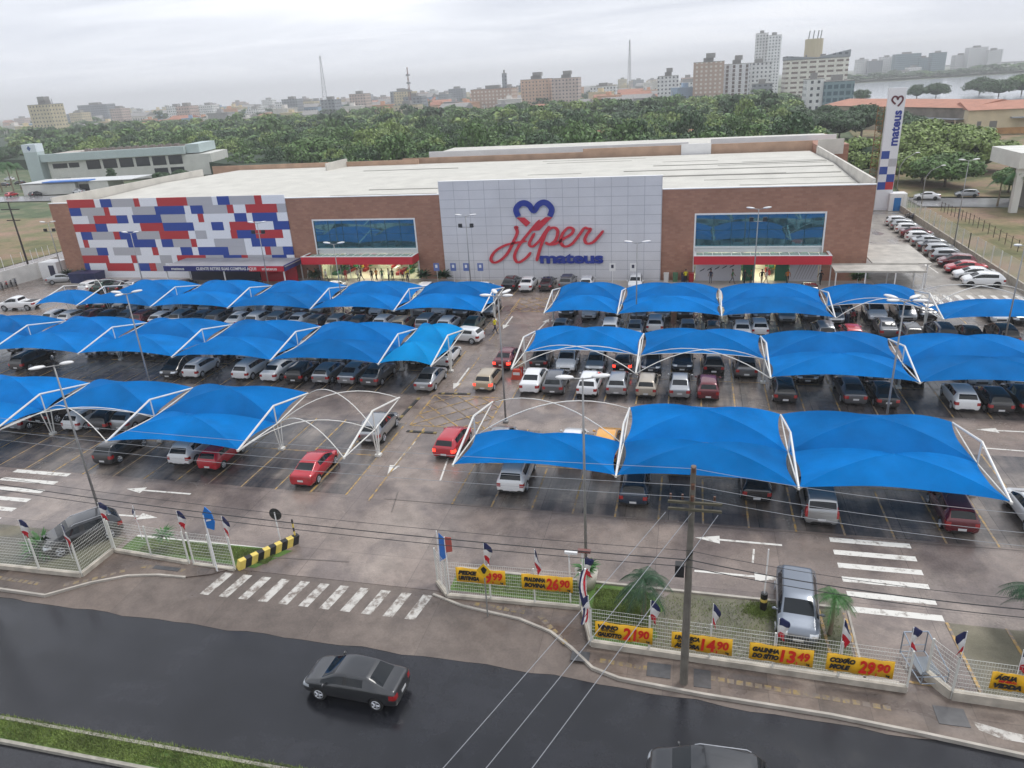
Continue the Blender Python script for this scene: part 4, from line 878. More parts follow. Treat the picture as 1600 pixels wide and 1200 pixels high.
add_row(('beside store pavement, left of aisle'),'cars parked along the store front',
 [(X_L(k)+d,81.4,c) for k,d,c in ((1,0,'hwA'),(2,0,'hwA'),(3,.2,'hkA'),(4,0,'hwA'),(9,0,'hwA'),(14,0,'skA'),(15,0,'hwA'),(18,0,'ugA'),(19,0,'hkA'),(20,0,'hwA'),(21,0,'usA'),(22,0,'skA'),(23,0,'ueA'),(24,0,'hwA'))])
add_row(('beside store pavement, right of aisle'),'cars parked along the store front',
 [px(794,457,'ukA'),px(820,458,'swA'),px(851,457,'skA'),px(883,455,'ugA'),px(914,455,'hwA'),px(991,455,'hwT'),(13.0,81.2,'ukA')])
USED={}
def order_word(n): return ORD[n] if n<len(ORD) else str(n+1)+'th'
for desc,group,L in ROWS:
    left='left' in desc; L=sorted(L,key=lambda a:-a[0] if left else a[0])
    for i,(x,y,code) in enumerate(L):
        kd,cl,fc=code[0],code[1],code[2]; D=CARS[K[kd]]['L']; sc=q.uniform(.96,1.03) if kd!='p' else 1
        hd=0 if fc=='A' else PI; hd+=math.radians(q.uniform(-1.5,1.5)); small=y>66
        lb=f"{C[cl]} {NM[kd]} {'facing away' if fc=='A' else 'facing the street'}, {order_word(i)} car {desc}"
        place_car(K[kd],C[cl],x,y+D/2*sc,hd,lb,group,0,sc,small,code.endswith('!'))
# side yard: cars nose-in to the right hand fence
SY=[('h','w',1408,357),('h','s',1420,365),('h','w',1430,372),('s','m',1447,371),('h','w',1436,384),('s','s',1452,389),('s','g',1458,397),('u','s',1476,402),('u','s',1480,416),('u','m',1508,422),('s','r',1512,431),('s','w',1519,445),('u','w',1526,449)]
for i,(kd,cl,x,y) in enumerate(SY):
    p=W(x,y); yy=88.6+(len(SY)-1-i)*3.05
    x0=30.0; hd=math.radians(-90) if i<9 else math.radians(90)
    place_car(K[kd],C[cl],x0+CARS[K[kd]]['L']/2-.3,yy,hd+math.radians(-4),f"{C[cl]} {NM[kd]} parked across the side yard, {order_word(len(SY)-1-i)} from the front along the white fence",'cars along the side yard fence',0,1,True)
# cars outside the bays
def solo(kd,cl,x,y,h,lb,**k): return place_car(K[kd],C[cl],x,y,math.radians(h),lb,None,**k)
p=W(755,615); solo('h','o',p[0],p[1]+2,-2,'pale gold hatchback with lit brake lights driving up the centre aisle',brake=True)
p=W(787,581); solo('s','m',p[0]-.1,p[1]+2.2,-3,'dark red sedan with lit brake lights at the right edge of the centre aisle',brake=True)
p=W(696,720); solo('h','r',p[0],p[1]+1.95,-3,'red hatchback driving up the centre aisle past the bare canopy frame',brake=True)
p=W(722,537); solo('h','w',p[0],p[1]+.9,80,'white hatchback turned sideways pulling out into the centre aisle')
p=W(96,444); solo('s','s',p[0]-.3,p[1]+.9,-68,'silver sedan standing apart near the left end of the store')
p=W(28,487); solo('p','w',p[0]-.6,p[1]+1.1,98,'white pickup truck driving left across the open yard')
c=solo('s','d',-13.1,21.25,87.5,'dark grey sedan driving left along the wet black road',z=-.12); c.name='moving_car'
p=W(1106,1184,1.55); c=solo('u','d',p[0],p[1],91,'dark sport utility car with silver roof rails cut off by the bottom edge',z=-.12); c.name='moving_car'
solo('h','q',5.45,29.2,180-5,'silver blue sedan parked nose to the street fence on the grass pavers').scale=(1.08,1.2,.97)
solo('u','d',-34.0,28.9,180-38,'dark grey wagon parked behind the left corner of the white wire fence')
for x,y,kd,cl,h,lb in ((1450,313,'s','w',80,'white sedan on the back road beyond the side fence'),(1512,309,'h','s',82,'silver hatchback on the back road right of the white sedan'),(1496,312,'h','d',84,'dark grey hatchback behind the side fence'),
 (15,308,'h','r',0,'red hatchback on the wet street at the far left edge'),(52,307,'h','k',0,'black hatchback on the wet street right of the red one'),(4,292,'s','k',90,'black sedan by the palms at the far left edge'),(28,289,'h','d',90,'dark grey hatchback parked beside the palms at far left'),(12,283,'h','w',90,'white hatchback parked behind the palms at far left'),(38,296,'h','k',60,'black hatchback beside the white kiosk at far left'),(120,303,'s','w',85,'white sedan at the kerb in front of the white kiosk')):
    if x==1496: continue
    p=W(x,y); place_car(K[kd],C[cl],p[0],p[1]+1,math.radians(h),lb,'cars on the far streets',0,1,True)
for k in CM.values():
    pass
# ------------------------------------------------------------ people, motorcycles, street things
def skin_mesh(verts,edges,name='figure'):
    me=bpy.data.meshes.new(name); me.from_pydata([v[:3] for v in verts],edges,[]); o=bpy.data.objects.new(name,me); COL.objects.link(o)
    o.modifiers.new('k','SKIN'); sv=me.skin_vertices[0].data
    for i,v in enumerate(verts): r=v[3]; sv[i].radius=(r,r*(v[4] if len(v)>4 else 1)); sv[i].use_root=(i==0)
    s=o.modifiers.new('s','SUBSURF'); s.levels=1
    dg=bpy.context.evaluated_depsgraph_get(); dg.update(); em=bpy.data.meshes.new_from_object(o.evaluated_get(dg)); bpy.data.objects.remove(o); return em
skinM=mat('skin',srgb(140,96,72),.6); hairM=mat('hair_dark',(.012,.009,.008),.6); shoeM=mat('shoe',(.02,.02,.02),.6)
def person_mesh(stride,arm=.12,bend=0.):
    s=stride
    V=[(0,0,.98,.14,.75),(0,0,1.15,.135,.75),(0,.0,1.36,.165,.65),(0,0,1.47,.07),(0,.01,1.54,.055),(0,.02,1.66,.095,1.05),(0,.015,1.74,.07),
       (.10,0,.92,.095),(.11,s*.5,.50,.062),(.11,s*.9-.04,.10,.045),(.11,s*.9+.12,.05,.042),
       (-.10,0,.92,.095),(-.11,-s*.3,.50,.062),(-.11,-s*.9-.06,.10,.045),(-.11,-s*.9+.10,.05,.042),
       (.20,0,1.40,.055),(.27,-s*.3,1.15,.042),(.28,-s*.5+arm,.93,.034),(.28,-s*.5+arm+.05,.84,.036),
       (-.20,0,1.40,.055),(-.27,s*.3,1.15,.042),(-.28,s*.5+arm,.93,.034),(-.28,s*.5+arm+.05,.84,.036)]
    E=[(0,1),(1,2),(2,3),(3,4),(4,5),(5,6),(0,7),(7,8),(8,9),(9,10),(0,11),(11,12),(12,13),(13,14),(2,15),(15,16),(16,17),(17,18),(2,19),(19,20),(20,21),(21,22)]
    me=skin_mesh(V,E)
    mi=[]
    for p in me.polygons:
        z=p.center.z; x=abs(p.center.x)
        if z<.10: m=3
        elif x>.21 and z<1.20: m=0
        elif z<.98: m=2
        elif z<1.475: m=1
        else: m=0
        mi.append(m)
    me.materials.clear()
    for m in (skinM,skinM,skinM,shoeM): me.materials.append(m)
    me.polygons.foreach_set('material_index',mi); me.polygons.foreach_set('use_smooth',[True]*len(mi)); me.update(); return me
PM=[person_mesh(.02),person_mesh(.34)]
b=MB(); b.ball((0,-.012,1.70),(.092,.105,.095),0,10,7); HAIR=b.mesh('hair',hairM,True)
for P in ():pass
def cloth(n,c): return mat('cloth_'+n,c,.8)
CC={'red':srgb(170,30,36),'black':srgb(24,24,28),'white':srgb(206,204,200),'navy':srgb(30,36,66),'yellow':srgb(214,200,30),'blue':srgb(60,90,150),'grey':srgb(110,110,114),'orange':srgb(190,110,40),'green':srgb(70,110,80),'jeans':srgb(56,68,92),'beige':srgb(176,160,136)}
def person(x,y,rz,top,leg,walk,label,group=None,z=0.,sc=1.):
    o=link('person',PM[1 if walk else 0],None,(x,y,z),rz); o.scale=(sc,)*3; tag(o,label,'person',group)
    for i,m in ((1,cloth(top,CC[top])),(2,cloth(leg,CC[leg]))): o.material_slots[i].link='OBJECT'; o.material_slots[i].material=m
    link('hair',HAIR,o); return o
def PW(x,y): a=W(x,y); return a[0],a[1]
x,y=PW(774,521); person(x,y,-PI*.55,'yellow','navy',True,'person in a pale yellow top and dark trousers crossing the centre aisle')
x,y=PW(815,589); person(x,y,.3,'beige','red',False,'person in a beige top standing by the red box at the aisle edge')
x,y=PW(1323,505); person(x,y,PI,'white','jeans',False,'person in white shirt beside the red motorcycle under the open canopy frame')
DP=[(541,437,'red','red'),(560,436,'white','grey'),(565,437,'navy','black'),(589,438,'orange','black'),(598,438,'green','jeans'),(608,438,'white','navy'),(614,438,'black','black'),(630,438,'red','black'),(638,445,'black','navy'),(494,438,'orange','jeans'),(500,440,'navy','black'),(483,436,'white','white'),(511,442,'white','grey'),(582,441,'black','black')]
PL=['in a red shirt and red trousers left of the left entrance doors','in a white shirt left of the left entrance doors','in navy beside the white shirt at the left entrance','in orange standing in the bright left doorway','in green just right of the left doorway','in white over navy trousers right of the left doorway','all in black right of the left doorway','in red crouching near the right end of the left entrance','in black walking on the pavement below the left entrance','in orange by the plant at the left end of the left awning','in navy by the dark pillar at the left awning','all in white left of the left awning','in white over grey on the pavement left of the tall lamp','all in black in front of the bright left doorway']
for (a,c,t,l),lb in zip(DP,PL):
    x,y=PW(a,c); y=min(y,88.6); x=WY(a,c,y)[0]; person(x,y,q.uniform(0,6),t,l,q.random()<.5,'person '+lb,None,.14)
DP=[(1071,441,'yellow','black','in a bright yellow shirt walking left of the right entrance'),(1110,443,'navy','grey','in navy in front of the white hoarding with dark swooshes'),(1163,440,'black','black','all in black at the left of the right doorway'),(1173,439,'green','black','in green over black in the right doorway'),(1190,438,'black','beige','in black over beige in the middle of the right doorway'),(1197,440,'white','beige','in a white shirt in the middle of the right doorway'),(1230,441,'orange','black','in orange over black by the green door on the right'),(1281,447,'black','black','all in black by the white handrail at the store corner'),(1144,441,'green','grey','crouching in green beside the hoarding at the right entrance')]
for a,c,t,l,lb in DP:
    x,y=PW(a,c); y=min(y,88.4); x=WY(a,c,y)[0]; person(x,y,q.uniform(0,6),t,l,q.random()<.5,'person '+lb,None,.14)
# motorcycles
def moto(x,y,rz,col,label,group='motorcycles'):
    t=thing('motorcycle',label,'motorcycle',(x,y,0),rz,group); cm=mat('moto_'+col,CC.get(col,(.02,.02,.02)),.3,0,1)
    for yy in (-.62,.62):
        w=MB()
        for k in range(14):
            a=2*PI*k/14;c=2*PI*(k+1)/14; w.tube([(0,yy+.27*math.cos(a),.31+.27*math.sin(a)),(0,yy+.27*math.cos(c),.31+.27*math.sin(c))],.05,5,0,False)
        w.tube([(-.02,yy,.31),(.02,yy,.31)],.20,10); w.build('wheel',tyreM,t)
    w=MB(); w.ball((0,.12,.80),(.14,.28,.14)); w.ball((0,-.05,.50),(.14,.25,.16)); w.tube([(0,.62,.31),(0,.42,.95)],.035,5); w.tube([(0,-.62,.33),(0,-.1,.5)],.04,5); w.ball((0,-.6,.72),(.08,.25,.07)); w.ball((0,.6,.60),(.07,.22,.05)); w.ball((0,.52,.90),(.09,.07,.1)); w.build('body',cm,t,True)
    w=MB(); w.ball((0,-.32,.80),(.13,.34,.06)); w.build('seat',plasM,t,True)
    w=MB(); w.tube([(-.34,.28,1.02),(-.1,.42,1.0),(.1,.42,1.0),(.34,.28,1.02)],.02,5); w.build('handlebar',plasM,t)
    w=MB(); w.tube([(.12,.1,.32),(.14,-.6,.36)],.04,6); w.build('exhaust',rimM,t); return t
ML=[(5,452,'black'),(12,449,'red'),(19,447,'black'),(26,446,'navy'),(46,437,'red')]
for i,(a,c,cl) in enumerate(ML): x,y=PW(a,c); moto(x,y,.9,cl,f'{cl} motorcycle by the left wall, {ORD[i]} from the left edge')
ML=[(1401,352,'black'),(1405,348,'grey'),(1412,347,'black'),(1417,343,'black'),(1424,344,'navy'),(1458,357,'black')]
for i,(a,c,cl) in enumerate(ML): x,y=PW(a,c); moto(x,y,-1.4+.2*i,cl,f'{cl} motorcycle at the far end of the side yard, {ORD[i]} from the left')
x,y=PW(1334,500); moto(x,y,2.6,'red','red motorcycle under the open canopy frame at the right')
# promo box near the aisle
t=thing('barrier_box','orange red plastic barrier by the aisle edge under the canopy frame','barrier',(*PW(808,592),0)); b=MB(); b.box((0,0,.45),(1.0,.45,.9),0,0,.6); b.build('barrier_body',mat('orange_plastic',srgb(196,70,48),.5),t); b=MB(); b.box((0,-.19,.55),(.6,.02,.25)); b.build('white_panel',frM,t)
# tall lamp posts
poleM=mat('galvanised',srgb(150,150,150),.5,.5,0,.08,2.); lumM=mat('luminaire_white',srgb(214,214,214),.4)
LH=MB(); LH.ball((0,.55,0),(.20,.46,.10),0,10,6); LHm=LH.mesh('lamp_head',lumM,True)
def lamp(x,y,h,heads,label,flood=False,rz=0.,r=.085,group='tall car park lamp posts'):
    t=thing('street_lamp',label,'lamp post',(x,y,0),rz,group)
    b=MB(); b.tube([(0,0,0),(0,0,h*.5),(0,0,h)],[r,r*.75,r*.5],8); b.box((0,0,.1),(.35,.35,.2)); b.build('pole',poleM,t,True)
    a=MB()
    for an in heads: a.tube([(0,0,h-.05),(math.sin(an)*.5,-math.cos(an)*.5,h+.03)],.035,5)
    a.build('bracket',poleM,t)
    for an in heads:
        k=link('lamp_head',LHm,t,(math.sin(an)*.3,-math.cos(an)*.3,h+.07)); k.rotation_euler=(math.radians(6),0,an+PI)
    if flood:
        f=MB(); f.tube([(-.75,0,h-1.3),(.75,0,h-1.3)],.035,5)
        f.build('crossbar',poleM,t)
        for s in(-1,1): f=MB(); f.box((s*.68,-.12,h-1.05),(.42,.22,.42)); f.build('floodlight',plasM,t)
    return t
H2=[PI/2,-PI/2]; H3=[PI/2,-PI/2,0]; H4=[.9,-.9,2.2,-2.2]
lamp(-42.95,46.75,10.0,[1.9,-1.5,0.1],'lamp post between the left canopy rows with three white heads')
lamp(-34.85,31.25,10.2,[1.7,-.4],'lamp post on the left crosswalk side with two white heads')
lamp(-13.0,47.75,9.85,[1.2,-1.2,2.6,-2.6],'lamp post at the right edge of the centre aisle with four heads')
lamp(12.85,46.9,10.05,[1.1,-1.1,2.2,-2.2],'lamp post standing between canopies right of centre with four heads')
lamp(-4.6,30.9,10.75,[1.6,-1.2],'tallest lamp post in front, by the white flower pot, two heads')
lamp(-37.75,72.,8.6,[PI/2+.1,-PI/2-.1],'thin lamp post in front of the left entrance awning')
lamp(-91.3,88.2,8.7,H2,'lamp post with floodlights at the left end of the brick wall',True,.1)
lamp(-25.1,80.3,10.0,H2,'lamp post with floodlights in front of the silver wall',True)
lamp(-4.9,69.6,9.0,H2,'slim lamp post left of the right brick wall')
lamp(6.9,81.2,10.1,H2,'lamp post with floodlights in front of the right entrance window',True)
lamp(-68.8,78.2,8.9,H2,'lamp post in front of the colour block wall')
x=WY(400,340,80.)[0]; lamp(x,80.,9.6,H2,'lamp post with floodlights before the right part of the colour block wall',True)
lamp(34.6,108.2,11.4,H2,'lamp post on the side yard fence line with two heads',False,.1)
lamp(26.9,67.6,9.,[1.,-1.],'lamp post at the far right edge of the canopies')
def cobra(x,y,h,an,label):
    t=thing('street_lamp',label,'lamp post',(x,y,0),0,'curved arm road lamps'); b=MB(); b.tube([(0,0,0),(0,0,h*.8),(math.sin(an)*.8,-math.cos(an)*.8,h*.95),(math.sin(an)*2.6,-math.cos(an)*2.6,h*1.05)],[.09,.07,.05,.04],7); b.build('pole',poleM,t,True)
    k=link('lamp_head',LHm,t,(math.sin(an)*2.3,-math.cos(an)*2.3,h*1.05)); k.rotation_euler=(0,0,an+PI)
x,y=PW(1438,330); cobra(x,y,7.0,1.9,'curved arm lamp beside the side yard fence, nearer one'); x,y=PW(1392,326); cobra(x+1.0,y+2,8.6,1.9,'curved arm lamp just right of the pylon sign')
# utility poles and wires
conM=mat('weathered_concrete_pole',srgb(108,103,95),.85,0,0,.25,2.); wireM=mat('overhead_cable',srgb(40,40,42),.6); wireL=mat('bare_wire',srgb(150,152,156),.5,.4)
def upole(x,y,h,label,arm=True):
    t=thing('utility_pole',label,'utility pole',(x,y,0),0,'concrete utility poles'); b=MB(); b.tube([(0,0,0),(0,0,h)],[.175,.10],8); b.build('pole',conM,t)
    if arm:
        a=MB()
        for z in (h-1.46,h-1.76): a.box((.10,-.16,z),(1.95,.09,.09))
        a.build('crossarm',mat('timber_grey',srgb(84,80,66),.85,0,0,.2,4.),t)
        iM=mat('insulator_brown',srgb(92,66,54),.3)
        for z in (h-.05,h-.75,h-1.25): MB().tube([(0,-.2,z-.1),(0,-.2,z+.1)],.075,8).build('insulator',iM,t)
        for xx in (-.78,-.35,.80): MB().tube([(xx,0,h-1.42),(xx,0,h-1.22)],.05,6).build('insulator',iM,t)
        a=MB(); a.box((-.35,-.05,h-4.55),(.35,.3,.55)); a.tube([(-.2,-.2,h-4.1),(.1,-.2,h-3.6)],.04,5); a.build('cable_box',plasM,t)
    return t
upole(.44,23.95,10.3,'tall concrete utility pole with double crossarm in front of the wire fence')
upole(13.35,22.9,10.3,'concrete utility pole at the bottom right corner beside the water banner')
upole(-37.6,24.9,10.3,'concrete utility pole cut off by the left edge near the fence')
def wire(P,Q,sag,r,m,label,name='overhead_wire',n=16,group='overhead wires'):
    b=MB(); P=np.array(P);Q=np.array(Q); b.tube([tuple(P+(Q-P)*i/n-np.array([0,0,sag*(1-(2*i/n-1)**2)])) for i in range(n+1)],r,4); o=b.build(name,m); return tag(o,label,'wire',group)
PL_=(-37.6,24.9);PC=(.44,23.75);PR=(13.35,22.75);PRR=(48,21)
for z,nm in ((10.3,'top'),(9.6,'second'),(9.1,'third')):
    wire((PL_[0],PL_[1],z),(PC[0],PC[1],z),.35,.010,wireL,f'{nm} bare wire running left from the crossarm pole')
    wire((PC[0],PC[1],z),(PR[0],PR[1],z-.35),.25,.010,wireL,f'{nm} bare wire running right from the crossarm pole')
for z,dy,r,nm in ((6.75,0,.012,'thin highest'),(6.3,.05,.024,'thick middle'),(6.1,-.12,.018,'thin lower')):
    wire((PL_[0],PL_[1]+dy,z+.2),(PC[0],PC[1]+dy,z),.45,r,wireM,f'{nm} black cable running left from the crossarm pole')
    wire((PC[0],PC[1]+dy,z),(PR[0],PR[1]+dy,z),.30,r,wireM,f'{nm} black cable running right from the crossarm pole')
for (a,c),(e,f_),nm in (((1040,800),(690,1200),'left'),((1082,800),(745,1215),'middle'),((1122,805),(822,1210),'right')):
    p=WY(a,c,23.9); s=np.array(p); d=np.array(WY(e,f_,13.5)); d2=s+(d-s)*1.35
    wire(tuple(s),tuple(d2),.08,.013,wireL,f'{nm} service wire dropping from the crossarm towards the camera')
# ------------------------------------------------------------ wire fences, flags, banners
wfM=mat('white_wire',srgb(206,206,200),.5); wallM=mat('painted_plinth',srgb(172,165,153),.8,0,0,.28,1.6)
def wirefence(label,P,h=2.1,plinth=.28,posts=2.5,step=.10,zs=None,base=.02,z0=0.,pr=.045,group='white wire fences along the street'):
    t=thing('wire_fence',label,'fence',(P[0][0],P[0][1],0),0,group); ox,oy=P[0]; A=MB();B=MB();Cc=MB()
    for p,q in zip(P[:-1],P[1:]):
        L=math.hypot(q[0]-p[0],q[1]-p[1]); n=max(1,round(L/posts)); an=math.atan2(q[1]-p[1],q[0]-p[0])
        for i in range(n+1): x=p[0]+(q[0]-p[0])*i/n-ox; y=p[1]+(q[1]-p[1])*i/n-oy; MB().box((x,y,h/2+z0),(pr*1.6,pr*1.6,h),an).build('post',wfM,t)
        if plinth: B.box(((p[0]+q[0])/2-ox,(p[1]+q[1])/2-oy,plinth/2+z0-.02),(L,.22,plinth+.04),an)
        k=int((h-plinth)/.19); r=.0042
        for i in range(k+1):
            z=plinth+.05+i*(h-plinth-.08)/k+z0; rr=r*1.5 if i%4==0 else r
            Cc.box(((p[0]+q[0])/2-ox,(p[1]+q[1])/2-oy,z),(L,2*rr,2*rr),an)
        m=int(L/step)
        for i in range(m): x=p[0]+(q[0]-p[0])*i/m-ox; y=p[1]+(q[1]-p[1])*i/m-oy; Cc.box((x,y,(h+plinth)/2+z0),(.0065,.0065,h-plinth-.06),an)
    
    if plinth: B.build('plinth',wallM,t)
    Cc.build('wire_mesh',wfM,t); return t
wirefence('white wire fence at the lower left with a kinked corner',[(-41,25.8),(-36.9,25.85),(-31.47,25.95),(-31.43,28.3)],2.2)
wirefence('white wire fence between the kinked corner and the striped kerb block',[(-31.3,28.3),(-26.2,27.95)],2.1,.2)
wirefence('short white wire fence panel beside the striped kerb block',[(-25.9,27.95),(-23.3,27.9)],2.1,.1,1.3)
wirefence('white wire fence holding two yellow price banners',[(-11.95,28.6),(-11.08,27.62),(-4.45,27.8)],2.15,.2)
wirefence('white wire fence holding four yellow price banners',[(-4.3,27.7),(-3.62,25.45),(9.15,25.03)],2.1,.32)
wirefence('white wire fence with the water banner at the lower right',[(10.1,25.9),(10.75,24.95),(16.5,24.75)],2.1,.45)
# banners
yelM=mat('banner_yellow',srgb(232,178,22),.5,0,0,.04,3.); blkM=mat('lettering_black',(.012,.012,.014),.6); prM=mat('lettering_red',srgb(206,36,24),.5)
def banner(x0,x1,y0,y1,z0,z1,lines,price,cents,label,mid=None):
    L=math.hypot(x1-x0,y1-y0); an=math.atan2(y1-y0,x1-x0); t=thing('price_banner',label,'banner',(x0,y0-.07,z0),an,'yellow price banners on the fence')
    # slightly billowing sheet
    h=z1-z0; n=16; v=[];f=[]
    for i in range(n+1):
        for k in (0,1,2): v.append((L*i/n,-.02-.022*math.sin(i*.9+k*1.3)-.012*math.sin(i*2.1),h*k/2-.02*math.sin(PI*i/n)))
    for i in range(n):
        for k in(0,1): a=i*3+k; f.append((a,a+3,a+4,a+1))
    b=MB(); b.add(v,f); m=b.mesh('banner_sheet',yelM,True); o=link('banner_sheet',m,t); md=o.modifiers.new('s','SOLIDIFY'); md.thickness=.006
    def tx(s,size,x,z,w,m,bold=.02,sh=.25,nm='lettering'):
        me=textmesh(s,size,bold,.012,sh,'LEFT',w); me.materials.append(m); link(nm,me,t,(x,-.066,z))
    lw=L*.42 if price else L*.86
    if len(lines)==2 and not mid: tx(lines[0],.30,.12,h*.56,min(lw,.17*len(lines[0])+.1),blkM); tx(lines[1],.30,.12,h*.18,min(lw,.17*len(lines[1])+.1),blkM)
    else:
        tx(lines[0],.28,.12,h*.62,min(lw,.17*len(lines[0])+.05),blkM); tx(mid,.14,.25,h*.46,lw*.6,blkM if price else prM,.006); tx(lines[1],.28,.12,h*.14,min(lw,.17*len(lines[1])+.1),blkM)
    if price:
        pw=.30*len(price); tx(price,.84,L-.14-.50-.04-pw,h*.14,pw,prM,.03,.1,'price'); tx(cents,.56,L-.12-.50,h*.34,.48,prM,.022,.1,'price'); tx(',',.5,L-.66,h*.13,.06,prM,.02); tx('kg',.13,L-.26,h*.10,.14,blkM,.004,0)
banner(-10.5,-8.03,27.62,27.69,1.12,1.95,['PEIXE','URITINGA'],'9','99','yellow banner offering PEIXE URITINGA at 9,99')
banner(-7.24,-4.77,27.71,27.78,1.03,1.90,['FRALDINHA','BOVINA'],'26','90','yellow banner offering FRALDINHA BOVINA at 26,90')
F=lambda x: 25.45+(x+3.62)*(-.42/12.77)
for x0,ln,md,p_,c_,lb in ((-3.42,['VINHO','GALIOTTO'],'TINTO 750ml','21','90','yellow banner offering VINHO GALIOTTO at 21,90'),(-.12,['LINGUIÇA','AURORA'],'CALABRESA','14','90','yellow banner partly behind the pole, priced 14,90'),(3.06,['GALINHA','DO SÍTIO'],None,'13','49','yellow banner offering GALINHA DO SÍTIO at 13,49'),(6.05,['COXÃO','MOLE'],None,'29','90','yellow banner offering COXÃO MOLE at 29,90')):
    banner(x0,x0+2.5,F(x0),F(x0+2.5),.66,1.52,ln,p_,c_,lb,md)
banner(11.88,13.1,24.9,24.86,.92,1.76,['ÁGUA','VIDDA'],'','','yellow banner reading ÁGUA VIDDA at the lower right','MINERAL')
# flags on the fence posts
fl=[mat('flag_navy',srgb(28,34,78),.8),mat('flag_white',srgb(220,218,216),.8),mat('flag_red',srgb(190,30,44),.8)]
def flag(x,y,h,rz,hang,label,s=1.):
    t=thing('banner_flag',label,'flag',(x,y,0),rz,'navy white and red flags on the street fences'); b=MB(); b.tube([(0,0,1.2),(0,0,h)],.018,5); b.build('flag_pole',frM,t)
    n=9; v=[];f=[];mi=[]; W_=.42*s; Hh=1.0*s
    for i in range(n+1):
        a=i/n
        for k in range(4):
            c=k/3; v.append((W_*c*(1-hang*.5)+.10*math.sin(a*5+rz*3)*c, .05*math.sin(a*7+c*4+rz), h-.02-Hh*a-hang*.5*c*W_*2+.04*math.sin(c*5)))
    for i in range(n):
        for k in range(3): a=i*4+k; f.append((a,a+1,a+5,a+4)); mi.append(min(2,i*3//n))
    me=bpy.data.meshes.new('flag_cloth'); me.from_pydata(v,[],f)
    for m in fl: me.materials.append(m)
    me.polygons.foreach_set('material_index',mi); me.polygons.foreach_set('use_smooth',[True]*len(f)); o=link('flag_cloth',me,t); md=o.modifiers.new('s','SOLIDIFY'); md.thickness=.006
FL=[(28,812,-36.6,25.9),(95,818,-33.8,25.9),(152,785,-31.4,28.2),(207,790,-29.2,28.15),(274,794,-26.7,28.),(344,800,-23.9,27.9),(755,848,-9.0,27.7),(835,858,-6.1,27.75),(913,872,-4.25,27.6),(919,930,-3.6,25.5),(1017,938,-1.0,25.36),(1115,943,1.6,25.28),(1218,966,4.3,25.2),(1320,967,6.7,25.1),(1428,980,9.1,25.05),(1512,985,10.9,24.95),(1600,1015,13.4,24.85)]
for i,(a,c,x,y) in enumerate(FL):
    z=WY(a,c,y); flag(z[0],y,min(3.4,max(2.5,z[2])),[.2,-.3,.5,2.6,.1,.3][i%6],[.3,.8,.5,.9][i%4],f'navy white and red flag on the street fence, {ORD[i]} from the left')
# colourful bunting wrapped post at the corner of the two fences
t=thing('draped_flag','long red white and blue flag draped down the fence corner post','flag',(-4.0,26.6,0)); b=MB(); v=[];f=[];mi=[]
for i in range(13):
    for k in range(4): a=i/12; v.append((-.14+.28*k/3-.12*math.sin(a*6),-1.0*a+.08*math.sin(k*2+a*9),3.2-2.2*a+.05*k))
for i in range(12):
    for k in range(3): a=i*4+k; f.append((a,a+1,a+5,a+4)); mi.append([0,1,2][k])
me=bpy.data.meshes.new('flag_cloth'); me.from_pydata(v,[],f); [me.materials.append(m) for m in fl]; me.polygons.foreach_set('material_index',mi); link('flag_cloth',me,t); b.tube([(0,0,0),(0,0,3.3)],.05,6); b.build('flag_pole',frM,t)
# signs
def disc(b,c,r,th,mi=0,n=20): b.tube([(c[0],c[1]-th/2,c[2]),(c[0],c[1]+th/2,c[2])],r,n,mi)
t=thing('road_sign','round road sign seen from its black back by the striped block','sign',(-22.25,30.8,0)); b=MB(); b.tube([(0,0,0),(0,0,1.9)],.04,6); b.build('sign_post',frM,t); b=MB(); disc(b,(0,.05,1.75),.38,.03); b.build('sign_disc',mat('sign_back_black',(.02,.02,.022),.5),t)
t=thing('striped_post','thin black and yellow post at the end of the striped block','post',(-21.2,30.75,0)); b=MB()
for k in range(6): b.tube([(0,0,k*.26),(0,0,k*.26+.26)],.05,6,k%2)
b.build('post_body',[mat('hazard_yellow',srgb(214,190,96),.5,0,0,.08,4.),mat('hazard_black',(.014,.014,.014),.5)],t)
hz=[mat('hazard_yellow'),mat('hazard_black')]
t=thing('kerb_block','low concrete block with diagonal yellow and black hazard stripes','barrier',(0,0,0)); b=MB(); P0=np.array([-23.2,27.95]);P1=np.array([-21.2,30.8]); n=10
nv=np.array([-(P1-P0)[1],(P1-P0)[0]]); nv=nv/np.hypot(*nv)*.22
for i in range(n):
    a=P0+(P1-P0)*i/n; c=P0+(P1-P0)*(i+1)/n; sk=(P1-P0)/n*.45
    v=[(*(a-nv),0),(*(c-nv),0),(*(c+nv),0),(*(a+nv),0),(*(a-nv+sk),.5),(*(c-nv+sk),.5),(*(c+nv*.6+sk),.5),(*(a+nv*.6+sk),.5)]
    b.add(v,[(3,2,1,0),(4,5,6,7),(0,1,5,4),(1,2,6,5),(2,3,7,6),(3,0,4,7)],i%2)
b.build('block',hz,t)
t=thing('information_sign','blue hanging sign shaped like a drop on a white fence post','sign',(-24.2,27.6,0)); b=MB(); b.tube([(0,0,0),(0,0,3.6)],.045,6); b.build('sign_post',frM,t); b=MB(); b.xz([(.05,2.8),(.45,2.7),(.6,3.2),(.5,3.8),(.2,4.1),(-.05,3.6)],-.02,.02); o=b.build('sign_board',mat('sign_sky_blue',srgb(24,110,190),.4),t); b=MB(); b.xz([(.1,3.2),(.42,3.3),(.40,3.4),(.12,3.3)],-.03,-.021); b.build('pictogram',frM,o)
